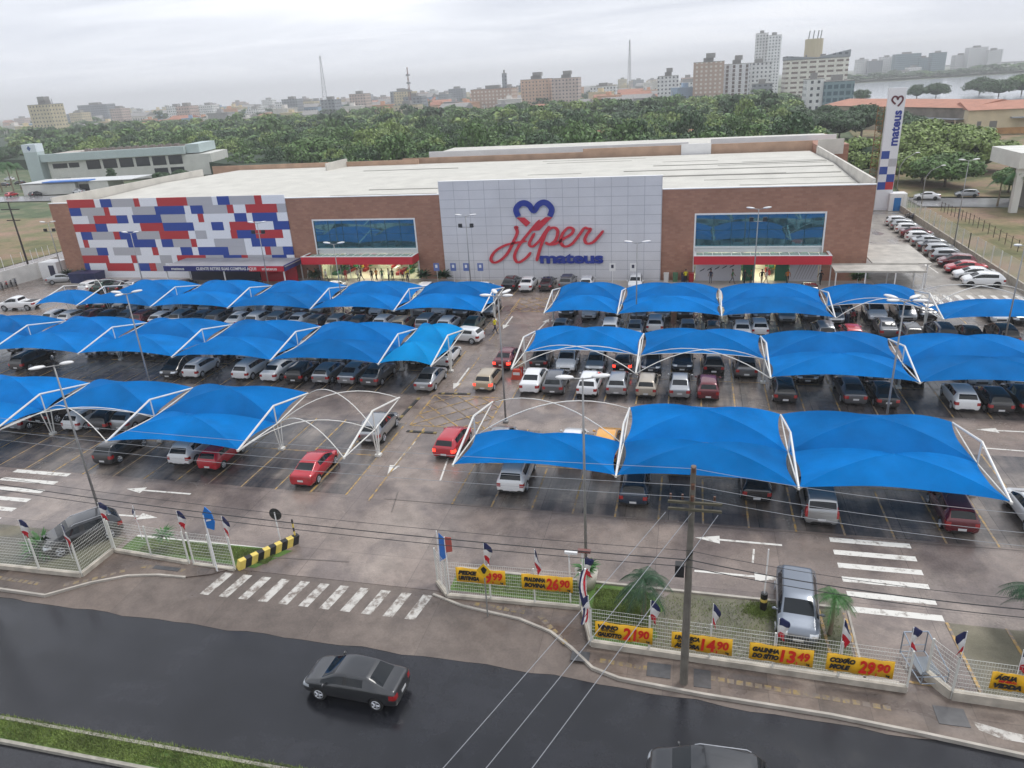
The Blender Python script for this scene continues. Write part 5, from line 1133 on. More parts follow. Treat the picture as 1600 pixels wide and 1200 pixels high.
t=thing('feather_flags','blue and red printed feather flags at the gate end of the fence','flag',(-11.6,28.3,0)); b=MB(); b.tube([(0,0,0),(0,0,3.4)],.03,5); b.tube([(.5,-.3,0),(.5,-.3,3.3)],.03,5); b.build('flag_pole',frM,t); b=MB(); b.xz([(.02,1.6),(.42,1.9),(.48,2.9),(.1,3.3)],-.01,.01); b.build('blue_flag',mat('flag_sky',srgb(50,110,190),.7),t); b=MB(); b.xz([(.52,2.4),(.85,2.5),(.85,3.3),(.52,3.3)],-.31,-.29); b.build('red_flag',mat('flag_maroon',srgb(170,80,70),.7),t)
t=thing('warning_sign','yellow diamond warning sign seen edge on beside the first banner','sign',(-8.75,26.6,0)); b=MB(); b.tube([(0,0,0),(0,0,2.9)],.035,6); b.build('sign_post',mat('post_grey',srgb(130,130,128),.6),t); b=MB(); b.xz([(0,2.25),(.36,2.65),(0,3.05),(-.36,2.65)],-.05,-.03); b.build('sign_plate',mat('sign_yellow',srgb(222,178,30),.4),t); b=MB(); b.xz([(-.05,2.5),(.05,2.5),(.16,2.75),(0,2.9),(-.14,2.75)],-.06,-.051); b.build('pictogram',blkM,t)
for i,(a,c,col,bb) in enumerate(((730,437,'blue',0),(710,437,'blue',0),(752,437,'blue',0),(684,437,'blue',0),(768,440,'blue',0),(957,437,'white',1),(989,437,'white',1),(985,440,'white',1))):
    if i in(4,7): continue
    x,y=WY(a,c,86.9)[0],86.9
    t=thing('parking_sign',f'small {col} reserved parking sign before the silver wall, {ORD[i]} of its kind','sign',(x,y,0),0,'reserved parking signs'); b=MB(); b.tube([(0,0,0),(0,0,2.3)],.035,5); b.build('sign_post',frM,t); b=MB(); b.box((0,-.05,2.5),(.75,.03,1.0)); o=b.build('sign_plate',frM if bb else mat('sign_mid_blue',srgb(90,110,170),.5),t); b=MB(); b.box((0,-.07,2.6),(.3,.01,.4)); b.build('pictogram',dkM if bb else frM,o)
# shopping trolley corral at the lower right
t=thing('trolley_stand','grey metal trolley stand at the gap in the street fence','trolley stand',(10.05,26.3,0),.2); b=MB()
for x in(-.5,.5):
    b.tube([(x,-.9,.25),(x,-.9,.85),(x,.9,1.3),(x,.9,.2)],.028,6); b.tube([(x,-.9,.25),(x,.9,.25)],.028,6)
for y in np.linspace(-.9,.9,6): b.tube([(-.5,y,.25),(.5,y,.25)],.02,5)
for y in (-.9,.9): b.tube([(-.5,y,.6),(.5,y,.6)],.02,5)
b.tube([(-.5,.9,1.3),(.5,.9,1.3)],.03,6); b.build('stand_frame',mat('trolley_steel',srgb(150,160,172),.35,.6),t); b=MB(); b.box((0,-.1,.42),(.8,1.0,.02)); b.build('tray',mat('tray_grey',srgb(104,110,116),.5,.3),t)
for x,y,lb in ((-.9,26.1,'yellow'),(-11.75,29.2,'yellow top')): pass
# bollard with a tall white rod in the grass pavers
t=thing('bollard','black and yellow bollard with tall white rod in a tuft of grass','bollard',(4.0,29.2,0)); b=MB(); b.tube([(0,0,0),(0,0,.5)],.16,10,1); b.tube([(0,0,.5),(0,0,.66)],.165,10,0); b.tube([(0,0,.66),(0,0,.95)],.16,10,1); b.build('bollard_body',hz,t); b=MB(); b.tube([(0,0,.95),(0,0,3.4)],.035,5); b.build('rod',frM,t)
for i,(x,y) in enumerate(((-6.6,28.2),(-6.0,28.4))): t=thing('small_light_post',f'short white floodlight post behind the second banner, {["left","right"][i]} one','lamp post',(x+1.6,y,0),0,'short light posts'); b=MB(); b.tube([(0,0,0),(0,0,2.9)],.04,5); b.build('pole',frM,t); b=MB(); b.box((.1,0,2.95),(.6,.2,.12)); b.build('lamp_head',lumM if i==0 else mat('lamp_brown',srgb(110,70,64),.5),t)
# flower pot
def leafy(name,label,cat,x,y,z,n,h,r,lw,m,pot=None,group=None,upw=.6):
    t=thing(name,label,cat,(x,y,z),0,group); V=[]
    for i in range(n):
        a=rng.uniform(0,2*PI); e=rng.uniform(.15,1.)*upw*PI/2; L=h*rng.uniform(.6,1.1); d=np.array([math.cos(a)*math.cos(e),math.sin(a)*math.cos(e),math.sin(e)]); s=np.array([-math.sin(a),math.cos(a),0])*lw
        p0=np.array([0,0,.02]); p1=p0+d*L*.55; p2=p0+d*L-np.array([0,0,L*.22]); V.append([p0-s*.4,p0+s*.4,p1+s,p1-s]); V.append([p1-s,p1+s,p2+s*.15,p2-s*.15])
    link('leaves',quads('leaves',np.array(V),[m]),t,(0,0,r))
    if pot: b=MB(); b.tube([(0,0,0),(0,0,r)],[r*.45,r*.62],12); b.build('pot',pot,t,True)
    return t
palmL=mat('palm_leaf',srgb(52,98,40),.5,island=.35); palmD=mat('palm_leaf_dark',srgb(30,66,36),.5,island=.35); potM=mat('pot_white',srgb(196,190,178),.6,0,0,.1,4.)
leafy('potted_plant','leafy plant in a tall white pot beside the tall lamp post','plant',-4.4,29.6,0,46,.85,.95,.07,palmL,potM)
leafy('shrub','low spiky green agave plant behind the left wire fence','plant',-35.6,27.6,0,120,1.5,.15,.09,palmL,upw=.8)
leafy('shrub','thin young shrub by the fence gate at the left lawn','plant',-28.4,29.0,0,60,.9,.9,.05,palmL)
for a,c,lb in ((1345,414,'bright green shrub beside the pergola wall'),(662,430,'dark shrub at the right end of the left entrance'),(693,432,'small shrub in front of the silver wall corner'),(492,430,'dark shrub at the left end of the left entrance'),(128,428,'small tree at the left end of the colour block wall'),(103,420,'shrub at the left brick corner of the store')):
    y=88.; x=WY(a,c,y)[0]; leafy('shrub',lb,'plant',x,y,.14,160,1.5,.8,.10,palmL if 'bright' in lb else palmD,group='shrubs along the store front')
# front palms
def palm(x,y,h,L,n,label,m,group='palm trees',z=0,droop=.9):
    t=thing('palm_tree',label,'palm tree',(x,y,z),0,group); b=MB(); b.tube([(0,0,0),(.03,0,h*.5),(.0,.03,h)],[.13*L/2+.03,.09*L/2+.02,.07*L/2+.02],8); b.build('trunk',mat('palm_trunk',srgb(120,108,90),.9,0,0,.2,5.),t)
    V=[]
    for i in range(n):
        a=2*PI*i/n*2.4+rng.uniform(-.2,.2); e=rng.uniform(.0,1.15); d=np.array([math.cos(a),math.sin(a),0]); s=np.array([-math.sin(a),math.cos(a),0]); K=14; LL=L*rng.uniform(.8,1.1)
        P=[np.array([0,0,h])+d*LL*t_*math.cos(e*.8)+np.array([0,0,1])*(LL*(t_*math.sin(e)-droop*t_*t_)) for t_ in np.linspace(0,1,K+1)]
        for k in range(K):
            p,q=P[k],P[k+1]; V.append([p-s*.02,p+s*.02,q+s*.015,q-s*.015]); w=LL*.24*math.sin(PI*min(1,(k+1.6)/(K+1)))+.03
            for sg in (-1,1):
                for jj in (0,.5):
                    c=p+(q-p)*jj; tip=c+s*sg*w+(q-p)*1.3-np.array([0,0,w*.55]); V.append([c,c+(q-p)*.34,tip,tip-(q-p)*.10])
    link('crown',quads('crown',np.array(V),[m]),t); return t
palm(-1.45,27.8,2.1,1.5,22,'young palm tree behind the fence left of the utility pole',palmD)
palm(6.75,28.0,2.0,1.1,20,'bright young palm beside the parked blue grey sedan',palmL)
palm(15.1,28.8,2.4,2.1,28,'dark palm crown entering from the right edge of the lawn',palmD)
# side fences
wirefence('long white wire fence along the right side of the yard',[(RX-.3,80.),(RX-.3,104.),(RX-.3,140.)],2.9,.9,2.6,.16,group=None,pr=.06)
t=thing('boundary_wall','long white boundary wall on the left side of the lot','wall',(0,0,0)); b=MB(); pts=[W(-40,472),W(0,452),W(60,435),W(95,424)]; 
for p,q_ in zip(pts[:-1],pts[1:]): L=math.hypot(q_[0]-p[0],q_[1]-p[1]); b.box(((p[0]+q_[0])/2,(p[1]+q_[1])/2,1.2),(L+.05,.2,2.4),math.atan2(q_[1]-p[1],q_[0]-p[0]))
b.build('wall_body',mat('white_rendered_wall',srgb(196,196,194),.7,0,0,.14,.8),t); b=MB()
for p,q_ in zip(pts[:-1],pts[1:]):
    for k in range(4): x=p[0]+(q_[0]-p[0])*k/4; y=p[1]+(q_[1]-p[1])*k/4; b.tube([(x,y,2.4),(x,y,4.4)],.04,5)
b.build('wire_post',frM,t)
t=thing('fence_gatehouse','small white hut with dark door against the left wall','hut',(0,0,0)); p=W(82,436); b=MB(); b.box((p[0],p[1]+1,1.3),(3.2,2.4,2.6)); b.build('wall',whiteM,t); b=MB(); b.box((p[0]+.6,p[1]-.22,1.1),(1.0,.03,2.1)); b.build('door',dkM,t)
t=thing('waste_container','dark blue skip container at the left end of the store','container',(0,0,0)); p=W(131,444); b=MB(); b.box((p[0],p[1]+1,.85),(4.2,2.,1.5),.05,0,1.08); b.build('container_body',mat('container_blue',srgb(32,42,84),.5,0,0,.2,1.),t); b=MB()
for k in range(9): b.box((p[0]-1.9+k*.47,p[1]-.06,.85),(.06,.05,1.4),.05)
b.build('rib',mat('container_blue'),t)
p=W(46,420); t=thing('utility_pole','dark wooden pole with two crossarms outside the left wall','utility pole',(p[0],p[1],0)); b=MB(); b.tube([(0,0,0),(-.15,0,10.8)],[.16,.10],8); b.build('pole',mat('dark_pole',srgb(52,48,50),.8),t); b=MB(); b.box((-.15,0,9.6),(3.6,.12,.14)); b.box((-.15,0,7.9),(2.6,.12,.14)); b.build('crossarm',mat('dark_pole'),t)
t=thing('rail_fence','leaning dark post fence in the field beyond the side yard','fence',(0,0,0)); b=MB(); P=[W(1470,330),W(1520,352),W(1600,400)]
for p,q_ in zip(P[:-1],P[1:]):
    for k in range(9): x=p[0]+(q_[0]-p[0])*k/9; y=p[1]+(q_[1]-p[1])*k/9; b.tube([(x,y,0),(x,y,1.6)],.05,5)
    for z in (.7,1.4): b.tube([(p[0],p[1],z),(q_[0],q_[1],z)],.02,4)
b.build('fence_body',mat('dark_fence',srgb(70,56,52),.8),t)
for i,x in enumerate((-4.0+.0,-2.9,-1.9,-1.0)):
    cc=['white','green','navy','red'][i]; y=89.3; t=thing('recycling_bin',f'{cc} recycling bin against the brick wall by the right entrance','bin',(x+1.3,y,.14),0,'recycling bins'); b=MB(); b.box((0,0,.5),(.55,.5,1.0),0,0,1.1); b.build('bin_body',mat('bin_'+cc,CC[cc],.5),t); b=MB(); b.box((0,0,1.04),(.64,.58,.08)); b.build('lid',mat('bin_'+cc),t)
# ------------------------------------------------------------ trees
leafA=mat('tree_leaf',srgb(82,112,56),.65,island=.42); leafB=mat('tree_leaf_dark',srgb(56,84,48),.65,island=.42); leafC=mat('bush_leaf',srgb(118,138,74),.65,island=.4)
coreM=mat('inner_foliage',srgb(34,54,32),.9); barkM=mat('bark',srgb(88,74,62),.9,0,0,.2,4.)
def crown_arr(h0,h1,R,ncl,nl,ls,seed,flat=.6):
    g=np.random.default_rng(abs(int(seed))); c=[]
    for i in range(ncl):
        a=g.uniform(0,2*PI); u=g.uniform(-.25,1); rr=math.sqrt(max(0,1-u*u))*g.uniform(.62,1.0); c.append([math.cos(a)*rr*R,math.sin(a)*rr*R,(h0+h1)/2+(h1-h0)/2*u*g.uniform(.75,1.0)])
    c=np.array(c); k=g.integers(0,ncl,nl); d=g.normal(0,1,(nl,3)); d/=np.linalg.norm(d,axis=1)[:,None]; rad=R*.36*g.uniform(.55,1.05,(nl,1)); P=c[k]+d*rad*np.array([1,1,flat])
    nrm=d+g.normal(0,.45,(nl,3))+np.array([0,0,.5]); nrm/=np.linalg.norm(nrm,axis=1)[:,None]
    t=np.cross(nrm,g.normal(0,1,(nl,3))); t/=np.linalg.norm(t,axis=1)[:,None]; s=np.cross(nrm,t); L=ls*g.uniform(.6,1.3,(nl,1))
    return np.stack([P-t*L-s*L*.6,P+t*L-s*L*.6,P+t*L*.7+s*L*.7,P-t*L*.6+s*L*.6],1)
def tree(x,y,h,R,label,m=leafA,group=None,n=2600,z=0,seed=0,low=.25,name='tree',cat='tree'):
    t=thing(name,label,cat,(x,y,z),0,group); link('crown',quads('crown',crown_arr(h*low,h,R,34,n,R*.044+.04,abs(seed+int(x*3+y))),[m]),t)
    b=MB(); b.tube([(0,0,-.2),(.1,0,h*.4),(0,.1,h*.7)],[h*.035+.05,h*.025+.03,h*.01],7)
    for k in range(4): a=k*1.7; b.tube([(.05,0,h*.33),(math.cos(a)*R*.4,math.sin(a)*R*.4,h*.62),(math.cos(a)*R*.65,math.sin(a)*R*.65,h*.75)],[h*.018,h*.012,h*.005],5)
    b.build('trunk',barkM,t)
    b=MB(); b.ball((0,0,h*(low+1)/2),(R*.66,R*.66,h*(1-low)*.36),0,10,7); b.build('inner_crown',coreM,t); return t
# forest: one mass, built of many crowns
protos=[crown_arr(.2,1.,.62,20,820,.038,s,.5) for s in range(6)]; prot2=[crown_arr(.25,1.,.62,12,260,.068,s+9,.5) for s in range(5)]
g=np.random.default_rng(3); VV=[];MI=[]
def fill(n,fx,hlo,hhi,pr,rs):
    global VV,MI
    for i in range(n):
        x,y=fx()
        if x<-150 and y<268: continue
        h=g.uniform(hlo,hhi)*(1.55 if g.random()<.06 else 1.25 if g.random()<.15 else .75 if g.random()<.3 else 1); a=g.uniform(0,2*PI); ca,sa=math.cos(a),math.sin(a); R=rs*g.uniform(.8,1.35)
        V=pr[int(g.integers(0,len(pr)))]; X=(V[...,0]*ca-V[...,1]*sa)*R+x; Y=(V[...,0]*sa+V[...,1]*ca)*R+y; VV.append(np.stack([X,Y,V[...,2]*h-.3],-1)); MI.append(np.full(len(V),int(g.random()<.40)+ (2 if g.random()<.22 else 0)))
def reg(y0,y1,x0f,x1f):
    def f():
        y=y0+(y1-y0)*g.random()**.8; return g.uniform(x0f(y),x1f(y)),y
    return f
fill(1000,reg(186,330,lambda y:-93-.5*(y-180)-(y>230)*120,lambda y:min(36,8+.12*y)),6.2,9.4,protos,7.6)
fill(2100,reg(320,600,lambda y:-1.05*y,lambda y:.10*y+8),6.5,9.6,prot2,10.5)
fill(420,reg(590,720,lambda y:-1.1*y,lambda y:-.35*y),6,9,prot2,13)
MI=np.concatenate(MI); MI[MI>2]=2
o=link('forest',quads('forest',np.concatenate(VV),[leafA,leafB,leafC],MI)); tag(o,'dense dark green forest stretching behind the store up to the city','forest',kind='stuff')
VV=None
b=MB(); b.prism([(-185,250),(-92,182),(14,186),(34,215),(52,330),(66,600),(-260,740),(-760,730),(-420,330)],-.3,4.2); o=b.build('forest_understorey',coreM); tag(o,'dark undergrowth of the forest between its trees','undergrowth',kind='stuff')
TR=[(1310,222,9,7,'spreading dark tree behind the right rear corner of the store','B'),(1345,215,10,7.5,'large dark tree left of the pylon sign','B'),(1290,205,9,6,'rounded tree above the small red roofed shed','B'),(1250,212,8,6,'dark tree directly behind the store roof at right','B'),(1205,225,8,6.5,'broad layered tree behind the rear roof block','B'),
(1345,275,8,6,'leafy bush left of the pylon base','C'),(1415,262,9,7,'big green bush right of the pylon sign','C'),(1450,255,9.5,8,'tall bush in the middle of the clump right of the pylon','C'),(1490,262,9,7.5,'wide bush in the clump behind the curved lamp','C'),(1525,268,8,6.5,'bush at the right end of the clump','C'),(1440,285,6.5,6,'low bush in front of the clump right of the pylon','C'),(1475,292,6,5.5,'low bush near the back road right of the pylon','A'),(1400,225,9,7,'dark tree behind the pylon sign','B'),(1425,232,8,6,'dark tree in front of the warehouse awning','B'),
(1345,160,8,6,'dark tree by the water left of the pylon top','B'),(1462,152,9,8,'broad dark tree by the bay shore','B'),(1432,154,9,6,'tree near the bay shore right of the pylon top','B'),(1560,150,10,10,'dark tree on the bay shore near the right edge','B'),(1530,146,10,10,'tall tree on the bay shore right of centre','B'),(1596,146,11,11,'shoreline tree at the far right edge','A'),
(495,275,11,9,'bright green spreading tree behind the store roof at left','A'),(255,290,4,2.5,'small tree before the white office building','B'),(178,290,6,1.4,'narrow conifer before the white office building','B'),(285,286,4,2.5,'round small tree near the office car ramp','B'),(10,262,9,6,'tree behind the palms at the left edge','B'),(590,165,16,11,'tall rounded dark tree on the far forest edge','B'),(1575,300,4,3,'shrub in front of the white post at right','A')]
for i,(a,c,h,R,lb,k) in enumerate(TR):
    p=W(a,c); s=1.
    tree(p[0],p[1],h,R,lb,{'A':leafA,'B':leafB,'C':leafC}[k],None,9000 if c>200 else 4000,0,i,.04 if (k=='C' or c<200) else .2,'bush' if k=='C' else 'tree','bush' if k=='C' else 'tree')
for a,c,h,L,lb in ((22,300,9,3.6,'tall palm tree at the left edge beside the kiosk'),(34,296,8,3.2,'palm tree just right of the tall one at the left edge'),(4,300,8,3.2,'palm tree cut by the left edge of the view')):
    p=W(a,c); palm(p[0],p[1],h,L,20,lb,palmL)
for a,c,h,L,lb in ((1585,330,6.5,3.2,'palm tree in front of the white wall at the right edge'),(1558,322,4.5,2.4,'smaller palm left of the right edge palm')):
    p=W(a,c); palm(p[0],p[1],h,L,18,lb,palmL)
# ------------------------------------------------------------ buildings further away
def win_mat(name,wall,win,w=3.,h=3.,fx=.45,fz=.5,var=.05,off=0.):
    if name in MC: return MC[name]
    m=bpy.data.materials.new(name); m.use_nodes=True; t=m.node_tree; b=t.nodes['Principled BSDF']; L=t.links.new
    g=N(t,'ShaderNodeTexCoord'); s=N(t,'ShaderNodeSeparateXYZ'); L(g.outputs['Object'],s.inputs[0]); a=N(t,'ShaderNodeMath',operation='ADD'); L(s.outputs[0],a.inputs[0]); L(s.outputs[1],a.inputs[1])
    def band(src,per,frac):
        d=N(t,'ShaderNodeMath',operation='DIVIDE'); L(src,d.inputs[0]); d.inputs[1].default_value=per; fr=N(t,'ShaderNodeMath',operation='FRACT'); L(d.outputs[0],fr.inputs[0])
        c=N(t,'ShaderNodeMath',operation='SUBTRACT'); L(fr.outputs[0],c.inputs[0]); c.inputs[1].default_value=.5; ab=N(t,'ShaderNodeMath',operation='ABSOLUTE'); L(c.outputs[0],ab.inputs[0]); l=N(t,'ShaderNodeMath',operation='LESS_THAN'); L(ab.outputs[0],l.inputs[0]); l.inputs[1].default_value=frac/2; return l.outputs[0]
    mu=N(t,'ShaderNodeMath',operation='MULTIPLY'); L(band(a.outputs[0],w,fx),mu.inputs[0]); L(band(s.outputs[2],h,fz),mu.inputs[1])
    n=N(t,'ShaderNodeNewGeometry'); nz=N(t,'ShaderNodeTexNoise'); nz.inputs['Scale'].default_value=.15; nz.inputs['Detail'].default_value=6; L(n.outputs['Position'],nz.inputs[0])
    sn=N(t,'ShaderNodeSeparateXYZ'); L(n.outputs['Normal'],sn.inputs[0]); up=N(t,'ShaderNodeMath',operation='LESS_THAN'); L(sn.outputs[2],up.inputs[0]); up.inputs[1].default_value=.5; m2=N(t,'ShaderNodeMath',operation='MULTIPLY'); L(mu.outputs[0],m2.inputs[0]); L(up.outputs[0],m2.inputs[1])
    wc=ramp(t,nz.outputs[0],[(.35,tuple(c*(1-var*3) for c in wall)),(.6,wall)])
    x=N(t,'ShaderNodeMix',data_type='RGBA'); L(m2.outputs[0],x.inputs[0]); L(wc,x.inputs[6]); x.inputs[7].default_value=(*win,1); L(x.outputs[2],b.inputs['Base Color']); b.inputs['Roughness'].default_value=.7; MC[name]=m; return m
winD=srgb(70,76,84)
WM={'white':win_mat('tower_white',srgb(224,224,224),winD,3.2,3.1,.4,.45),'cream':win_mat('tower_cream',srgb(200,188,160),winD,3.4,3.1,.35,.4),'brown':win_mat('tower_brown',srgb(186,160,144),srgb(214,206,198),3.6,3.1,.45,.5),'grey':win_mat('tower_grey',srgb(146,150,156),winD,4.,3.1,.5,.4),
'stripe':win_mat('tower_stripe',srgb(222,224,228),srgb(104,92,90),5.,3.,.4,.8),'ribbon':win_mat('tower_ribbon',srgb(222,218,208),srgb(120,106,98),6.,3.3,.72,.42),'glass':win_mat('tower_glass',srgb(124,146,154),srgb(70,94,106),3.,3.2,.7,.6),'peach':win_mat('tower_peach',srgb(206,174,152),winD,3.5,3.1,.3,.4),'mauve':win_mat('tower_mauve',srgb(196,178,170),winD,3.4,3.1,.4,.4)}
orM=mat('clay_roof',srgb(164,114,94),.8,0,0,.14,.3,island=.15); grM=mat('grey_roof',srgb(140,138,136),.8,0,0,.1,.3)
def far(a0,a1,ytop,Y,depth,style,label,name='apartment_building',cat='building',top=None,group='buildings of the far city',rz=0.):
    p=WY(a0,ytop,Y); q_=WY(a1,ytop,Y); z=(p[2]+q_[2])/2; w=q_[0]-p[0]; t=thing(name,label,cat,((p[0]+q_[0])/2,Y,0),rz,group)
    b=MB(); b.b2(-w/2,w/2,0,depth,-.3,z); b.build('wall',WM[style],t); b=MB(); b.b2(-w/2-.15,w/2+.15,-.15,depth+.15,z+.001,z+.35); b.b2(-w*.18,w*.15,depth*.3,depth*.7,z+.35,z+3.2); b.build('roof',grM,t)
    if top=='tank': b=MB(); b.b2(-w*.1,w*.2,depth*.2,depth*.6,z+3.2,z+6.5); b.build('water_tank',grM,t)
    return t,w,z
far(1084,1132,97,640,22,'brown','brown and white apartment tower at the left of the tall group',top='tank')
far(1133,1172,100,660,22,'stripe','white striped tower right of the brown apartment tower',top='tank')
far(1170,1206,98,668,24,'white','pale slab tower in the middle of the tall group')
far(1177,1207,131,612,14,'grey','lower grey block at the foot of the tall towers')
far(1183,1201,52,930,20,'white','tallest white tower, left half of the pair'); far(1201,1222,55,915,20,'white','tallest white tower, right half of the pair')
t,w,z=far(1230,1327,92,600,26,'ribbon','wide cream office tower with ribbon windows and round tank')
b=MB(); b.tube([(-2,12,z+.3),(-2,12,z+13.5)],6.2,16); b.build('round_tank',mat('tank_cream',srgb(190,178,150),.7),t); b=MB()
for x in(-6,-3,0,2): b.tube([(x,12,z+13),(x+.6,12,z+19)],.35,5)
b.build('antenna',mat('antenna_grey',srgb(110,112,116),.6),t)
b=MB(); b.add([(-w/2-.5,-.5,z+.4),(w/2+.5,-.5,z+.4),(w/2+.5,-.5,z+5),(-w/2-.5,-.5,z+3),(0,-.5,z+1),(-w/2-.5,26,z+.4),(w/2+.5,26,z+.4),(w/2+.5,26,z+5),(-w/2-.5,26,z+3),(0,26,z+1)],[(0,1,2,4,3),(5,8,9,7,6),(3,4,9,8),(4,2,7,9),(1,6,7,2),(0,3,8,5)]); b.build('wing_roof',WM['grey'],t)
t,w,z=far(1262,1288,124,430,16,'white','white half of the blue grey hotel block'); far(1289,1336,127,428,18,'glass','blue grey glass block in front of the wide office tower')
far(1028,1060,119,690,18,'white','white tower with black tank left of the tall group',top='tank'); far(1050,1085,143,660,14,'white','low white block beside the tower with a black tank')
far(813,858,124,760,20,'peach','brown peach apartment block left of its twin',top='tank'); far(862,903,122,750,22,'mauve','brown peach apartment block right of its twin',top='tank')
far(735,800,139,700,20,'brown','long brown concrete shell building left of the twin blocks'); t,w,z=far(784,790,115,720,4,'grey','slender grey chimney tower above the brown shell','chimney_tower')
far(922,962,135,760,16,'white','white and blue block right of the twin blocks'); far(545,570,147,820,16,'mauve','pale mauve block left of centre'); far(630,658,151,760,16,'grey','pale grey block at the foot of the red mast')
far(614,652,164,640,14,'cream','cream block with small dark windows at the forest edge'); far(120,166,164,980,18,'grey','grey slab block on the left skyline'); t,w,z=far(42,76,164,560,16,'cream','cream apartment tower on the left skyline',top='tank')
for a0,a1,yt,Y,sx in ((1340,1358,93,1560,'white'),(1358,1380,95,1540,'grey'),(1378,1398,89,1560,'white'),(1400,1440,84,1500,'glass'),(1438,1455,90,1490,'glass'),(1458,1480,82,1480,'glass'),(1494,1516,86,1500,'white'),(1516,1545,74,1480,'white'),(1546,1568,78,1470,'white'),(1370,1450,113,1420,'white'),(1420,1440,105,1450,'white')):
    far(a0,a1,yt,Y,24,sx,f'{sx} hazy tower across the bay, spanning column {a0} to {a1}'.replace(f', spanning column {a0} to {a1}',''),group='hazy towers across the bay')
HT_=[o for o in COL.objects if o.get('group')=='hazy towers across the bay']
for i,o in enumerate(HT_): o['label']=f"{o['label'].split(' hazy')[0]} hazy tower across the bay, {order_word(i)} in line from the left"
# bridge and far shore
b=MB(); b.prism([(90,1240),(180,1300),(420,1420),(640,1480),(3000,1600),(3000,5200),(-1500,5200),(-1200,1500),(-100,1350)],-.28,2.2); struct('far_shore',b,landM)
t=thing('bridge','long low bridge on the horizon across the bay at right','bridge',(0,0,0)); b=MB(); p=WY(1340,108,2000);q_=WY(1660,100,2000); b.b2(p[0],q_[0],2000,2012,12,14.5)
for k in range(24): x=p[0]+(q_[0]-p[0])*k/23; b.b2(x-1,x+1,2002,2010,-.3,12)
b.build('deck',mat('bridge_grey',srgb(150,152,156),.8),t)
g=np.random.default_rng(12); VV=[];MI=[]
fill(320,lambda:(lambda s:(170+s*820,1300+s*280+g.uniform(-10,40)))(g.random()),7,11,prot2,20)
fill(300,lambda:(lambda y:(g.uniform(-1.05*y,.05*y),y))(g.uniform(720,1500)),8,12,prot2,14)
MI=np.concatenate(MI); MI[MI>2]=2; o=link('shore_trees',quads('shore_trees',np.concatenate(VV),[leafB,leafB,leafA],MI)); tag(o,'dark scattered trees on the far shore and between the city houses','trees',kind='stuff')
# low city houses
hp=[mat('house_'+n,c,.8,0,0,.06,.3) for n,c in (('white',srgb(206,202,196)),('cream',srgb(200,186,156)),('grey',srgb(160,158,158)),('peach',srgb(196,156,130)),('blue',srgb(150,170,190)))]
HP=[]
for ci in range(5):
    for v in range(3):
        b=MB(); w,d,h=[(9,9,5.5),(14,10,8.5),(20,12,6.5)][v]; b.b2(-w/2,w/2,-d/2,d/2,0,h)
        for k in range(int(w/3)):
            for zz in range(int(h/3)): b.b2(-w/2+1+k*3,-w/2+2.2+k*3,-d/2-.06,-d/2-.003,1+zz*2.9,2.2+zz*2.9,2)
        if v!=1: b.add([(-w/2-.4,-d/2-.4,h+.01),(w/2+.4,-d/2-.4,h+.01),(w/2+.4,d/2+.4,h+.01),(-w/2-.4,d/2+.4,h+.01),(-w/2-.4,0,h+2.2),(w/2+.4,0,h+2.2)],[(0,1,5,4),(2,3,4,5),(0,4,3),(1,2,5),(0,3,2,1)],1)
        else: b.b2(-w/2-.2,w/2+.2,-d/2-.2,d/2+.2,h+.01,h+.5,0); b.b2(-2,1,-1,2,h+.5,h+2.4,0)
        HP.append((ci,v,b.mesh('house',[hp[ci],orM if ci in(1,3) else grM,mat('house_window',winD,.4)])))
g=np.random.default_rng(21); n=0
cn=['white','cream','grey','peach','pale blue']; hs=[]
while n<285:
    a=g.uniform(0,1075); y=float(np.interp(a,[0,400,1075],[640,680,620]))+ (g.random()**1.7)*900; X=WY(a,160,y)[0]
    if a>1000 and y<640: continue
    ci,v,me=HP[int(g.integers(0,len(HP)))]; o=link('town_house',me,None,(X,y,float(g.uniform(-.3,2.)) if y>900 else -.3),float(g.uniform(-.5,.5))); sc=float(g.uniform(.9,1.5)); o.scale=(sc,sc,sc*float(g.uniform(.9,1.7 if y>800 else 1.25))); hs.append((a,y,ci,v,o)); n+=1
for i,(a,y,ci,v,o) in enumerate(sorted(hs,key=lambda t:t[0])):
    tag(o,f"{cn[ci]} {'flat roofed block' if v==1 else 'house with clay roof' if ci in(1,3) else 'house with grey roof'} {'near the forest edge' if y<760 else 'in the middle of the far town' if y<1050 else 'far off in the town haze'}",'house','small houses of the far town')
for i in range(150):
    a=g.uniform(0,1080); y=g.uniform(740,2000); X=WY(a,150,y)[0]; st_=['white','cream','grey','mauve'][i%4]; h=float(g.uniform(9,26)); w=float(g.uniform(14,26)); t=thing('apartment_building','x','building',(X,y,0),0,'pale blocks on the far skyline'); b=MB(); b.b2(-w/2,w/2,-8,8,0,h); b.build('wall',WM[st_],t); b=MB(); b.b2(-w*.2,w*.2,-3,3,h+.003,h+3); b.build('roof',grM,t); t['label']=f'{st_} apartment block on the skyline beyond the town'
